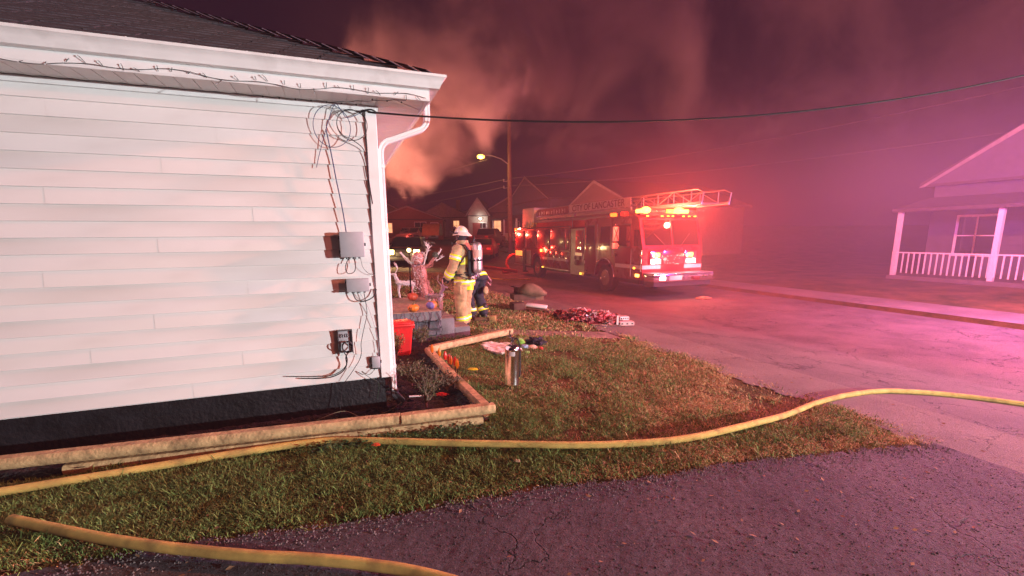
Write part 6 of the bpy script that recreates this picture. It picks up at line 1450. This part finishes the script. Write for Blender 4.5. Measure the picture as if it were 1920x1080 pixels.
for nm, cnt, rr_, colr, lab, sd in (('asphalt_chips', 9000, (.002, .0055), (.035, .028, .034), 'dark loose asphalt chips on the driveway surface', 5), ('pale_grit', 1500, (.0012, .0032), (.30, .26, .27), 'pale grit scattered over the driveway', 6)):
    mb = MB(); rnd = random.Random(sd); k = 0
    while k < cnt:
        y = rnd.uniform(.9, 4.6); x = rnd.uniform(-1.15 * y - .2, 1.2 * y + .3); d, s_ = dsof(x, y)
        if y > drive_edge(x) - .03 or d > 4.6: 
            continue
        k += 1; r_ = rnd.uniform(*rr_) * (1 + .6 * (rnd.random() < .1)); z = h(d, s_) + .0125 + .004 * nz(x, y, 4); a_ = rnd.uniform(0, 3)
        c, q = math.cos(a_) * r_, math.sin(a_) * r_
        mb.add([(x - c, y - q, z), (x + q, y - c, z), (x + c, y + q, z), (x - q, y + c, z), (x + r_ * .2, y, z + r_ * rnd.uniform(.6, 1.1))], [(0, 1, 4), (1, 2, 4), (2, 3, 4), (3, 0, 4)])
    o = obj(nm, mb, mat(nm, colr, .85, ns=5, na=.3)); tag(o, lab, 'gravel', kind='stuff')

# ================================================================== haze and smoke
def vol_mat(name, col, dens):
    m = bpy.data.materials.new(name); m.use_nodes = True; t = m.node_tree; t.nodes.clear()
    o = t.nodes.new('ShaderNodeOutputMaterial'); v = t.nodes.new('ShaderNodeVolumePrincipled'); v.inputs['Color'].default_value = (*col, 1); v.inputs['Density'].default_value = dens; v.inputs['Anisotropy'].default_value = .0
    t.links.new(v.outputs[0], o.inputs['Volume']); return m, v, t
m, v, t = vol_mat('haze_air', (.94, .84, .95), .0019)
hz = obj('haze', MB().box(-60, 60, -12, 95, -1.6, 22), m); tag(hz, kind='stuff')
def smoke(name, label, bx_, dens, build):
    m, v, t = vol_mat(name + '_volume', (.92, .88, .86), 0)
    build(t, v); o = obj(name, MB().box(*bx_), m); tag(o, label, 'smoke', kind='stuff'); return o
def nd(t, typ, **k):
    n = t.nodes.new(typ)
    for a_, b_ in k.items(): setattr(n, a_, b_)
    return n
def M2(t, op, a, b=None, c=None, clamp=False):
    n = t.nodes.new('ShaderNodeMath'); n.operation = op; n.use_clamp = clamp
    for i, q in enumerate((a, b, c)):
        if q is None: continue
        if isinstance(q, (int, float)): n.inputs[i].default_value = q
        else: t.links.new(q, n.inputs[i])
    return n.outputs[0]
def sstep(t, x, a, b):
    n = t.nodes.new('ShaderNodeMapRange'); n.interpolation_type = 'SMOOTHSTEP'; n.inputs[1].default_value = a; n.inputs[2].default_value = b; t.links.new(x, n.inputs[0]); return n.outputs[0]
def plume(t, v):
    tc = nd(t, 'ShaderNodeTexCoord'); sp_ = nd(t, 'ShaderNodeSeparateXYZ'); t.links.new(tc.outputs['Object'], sp_.inputs[0]); x, y, z = sp_.outputs
    n1 = nd(t, 'ShaderNodeTexNoise'); n1.inputs['Scale'].default_value = .34; n1.inputs['Detail'].default_value = 7; n1.inputs['Roughness'].default_value = .64; n1.inputs['Distortion'].default_value = .5
    t.links.new(tc.outputs['Object'], n1.inputs[0]); n = n1.outputs[0]
    n2 = nd(t, 'ShaderNodeTexNoise'); n2.inputs['Scale'].default_value = 1.3; n2.inputs['Detail'].default_value = 5; t.links.new(tc.outputs['Object'], n2.inputs[0])
    low = M2(t, 'MULTIPLY', M2(t, 'SUBTRACT', z, M2(t, 'MULTIPLY_ADD', x, .45, 7.1)), 1.0)      # lower edge rises to the right
    left = M2(t, 'MULTIPLY', M2(t, 'SUBTRACT', x, M2(t, 'MULTIPLY_ADD', z, .84, -15.0)), .6)
    right = M2(t, 'MULTIPLY', M2(t, 'SUBTRACT', -.2, x), .45)
    m_ = M2(t, 'MINIMUM', M2(t, 'MINIMUM', low, left), right); m_ = M2(t, 'MAXIMUM', M2(t, 'MINIMUM', m_, M2(t, 'MULTIPLY_ADD', z, -.11, 1.6)), -2.0)
    f = M2(t, 'ADD', M2(t, 'MULTIPLY_ADD', m_, .14, n), M2(t, 'MULTIPLY_ADD', n2.outputs[0], .20, -.055))
    dn = M2(t, 'MULTIPLY', sstep(t, f, .50, .70), M2(t, 'MAXIMUM', M2(t, 'MULTIPLY_ADD', z, -.11, 1.2), .04))
    t.links.new(dn, v.inputs['Density'])
smoke('smoke_plume', 'thick orange lit smoke billowing up from behind the white house', (-14, 3.0, 19.5, 26, 2.2, 19.5), .5, plume)
def drift(t, v):
    tc = nd(t, 'ShaderNodeTexCoord'); sp_ = nd(t, 'ShaderNodeSeparateXYZ'); t.links.new(tc.outputs['Object'], sp_.inputs[0]); x, y, z = sp_.outputs
    n1 = nd(t, 'ShaderNodeTexNoise'); n1.inputs['Scale'].default_value = .16; n1.inputs['Detail'].default_value = 4; n1.inputs['Roughness'].default_value = .55; n1.inputs['Distortion'].default_value = .6
    t.links.new(tc.outputs['Object'], n1.inputs[0]); n = n1.outputs[0]
    b = sstep(t, n, .47, .68)
    lo = sstep(t, M2(t, 'ADD', z, M2(t, 'MULTIPLY', x, -.05)), 6.0, 9.5)
    fx = M2(t, 'MULTIPLY', sstep(t, x, -6.0, 1.0), M2(t, 'SUBTRACT', 1, sstep(t, x, 22, 39)))
    t.links.new(M2(t, 'MULTIPLY', M2(t, 'MULTIPLY', M2(t, 'MULTIPLY', b, lo), fx), .15), v.inputs['Density'])
smoke('smoke_drift', 'thin drifting smoke spreading across the sky above the truck', (-6, 40, 26.05, 37, 5.5, 26), .1, drift)

def street(t, v):
    tc = nd(t, 'ShaderNodeTexCoord'); sp_ = nd(t, 'ShaderNodeSeparateXYZ'); t.links.new(tc.outputs['Object'], sp_.inputs[0]); x, y, z = sp_.outputs
    n1 = nd(t, 'ShaderNodeTexNoise'); n1.inputs['Scale'].default_value = .25; n1.inputs['Detail'].default_value = 3; t.links.new(tc.outputs['Object'], n1.inputs[0])
    fx = M2(t, 'MULTIPLY', sstep(t, M2(t, 'MULTIPLY_ADD', y, .35, x), 2.0, 9.5), M2(t, 'SUBTRACT', 1, sstep(t, x, 14, 24)))
    fz = M2(t, 'SUBTRACT', 1, sstep(t, z, 2.5, 6.8)); fy = sstep(t, y, 9.6, 13)
    t.links.new(M2(t, 'MULTIPLY', M2(t, 'MULTIPLY', M2(t, 'MULTIPLY', fx, fz), fy), M2(t, 'MULTIPLY_ADD', n1.outputs[0], .036, .006)), v.inputs['Density'])
smoke('smoke_low', 'thin low smoke hanging over the street around the ladder truck', (-5, 24.5, 9.5, 19.3, -.9, 7), .1, street)
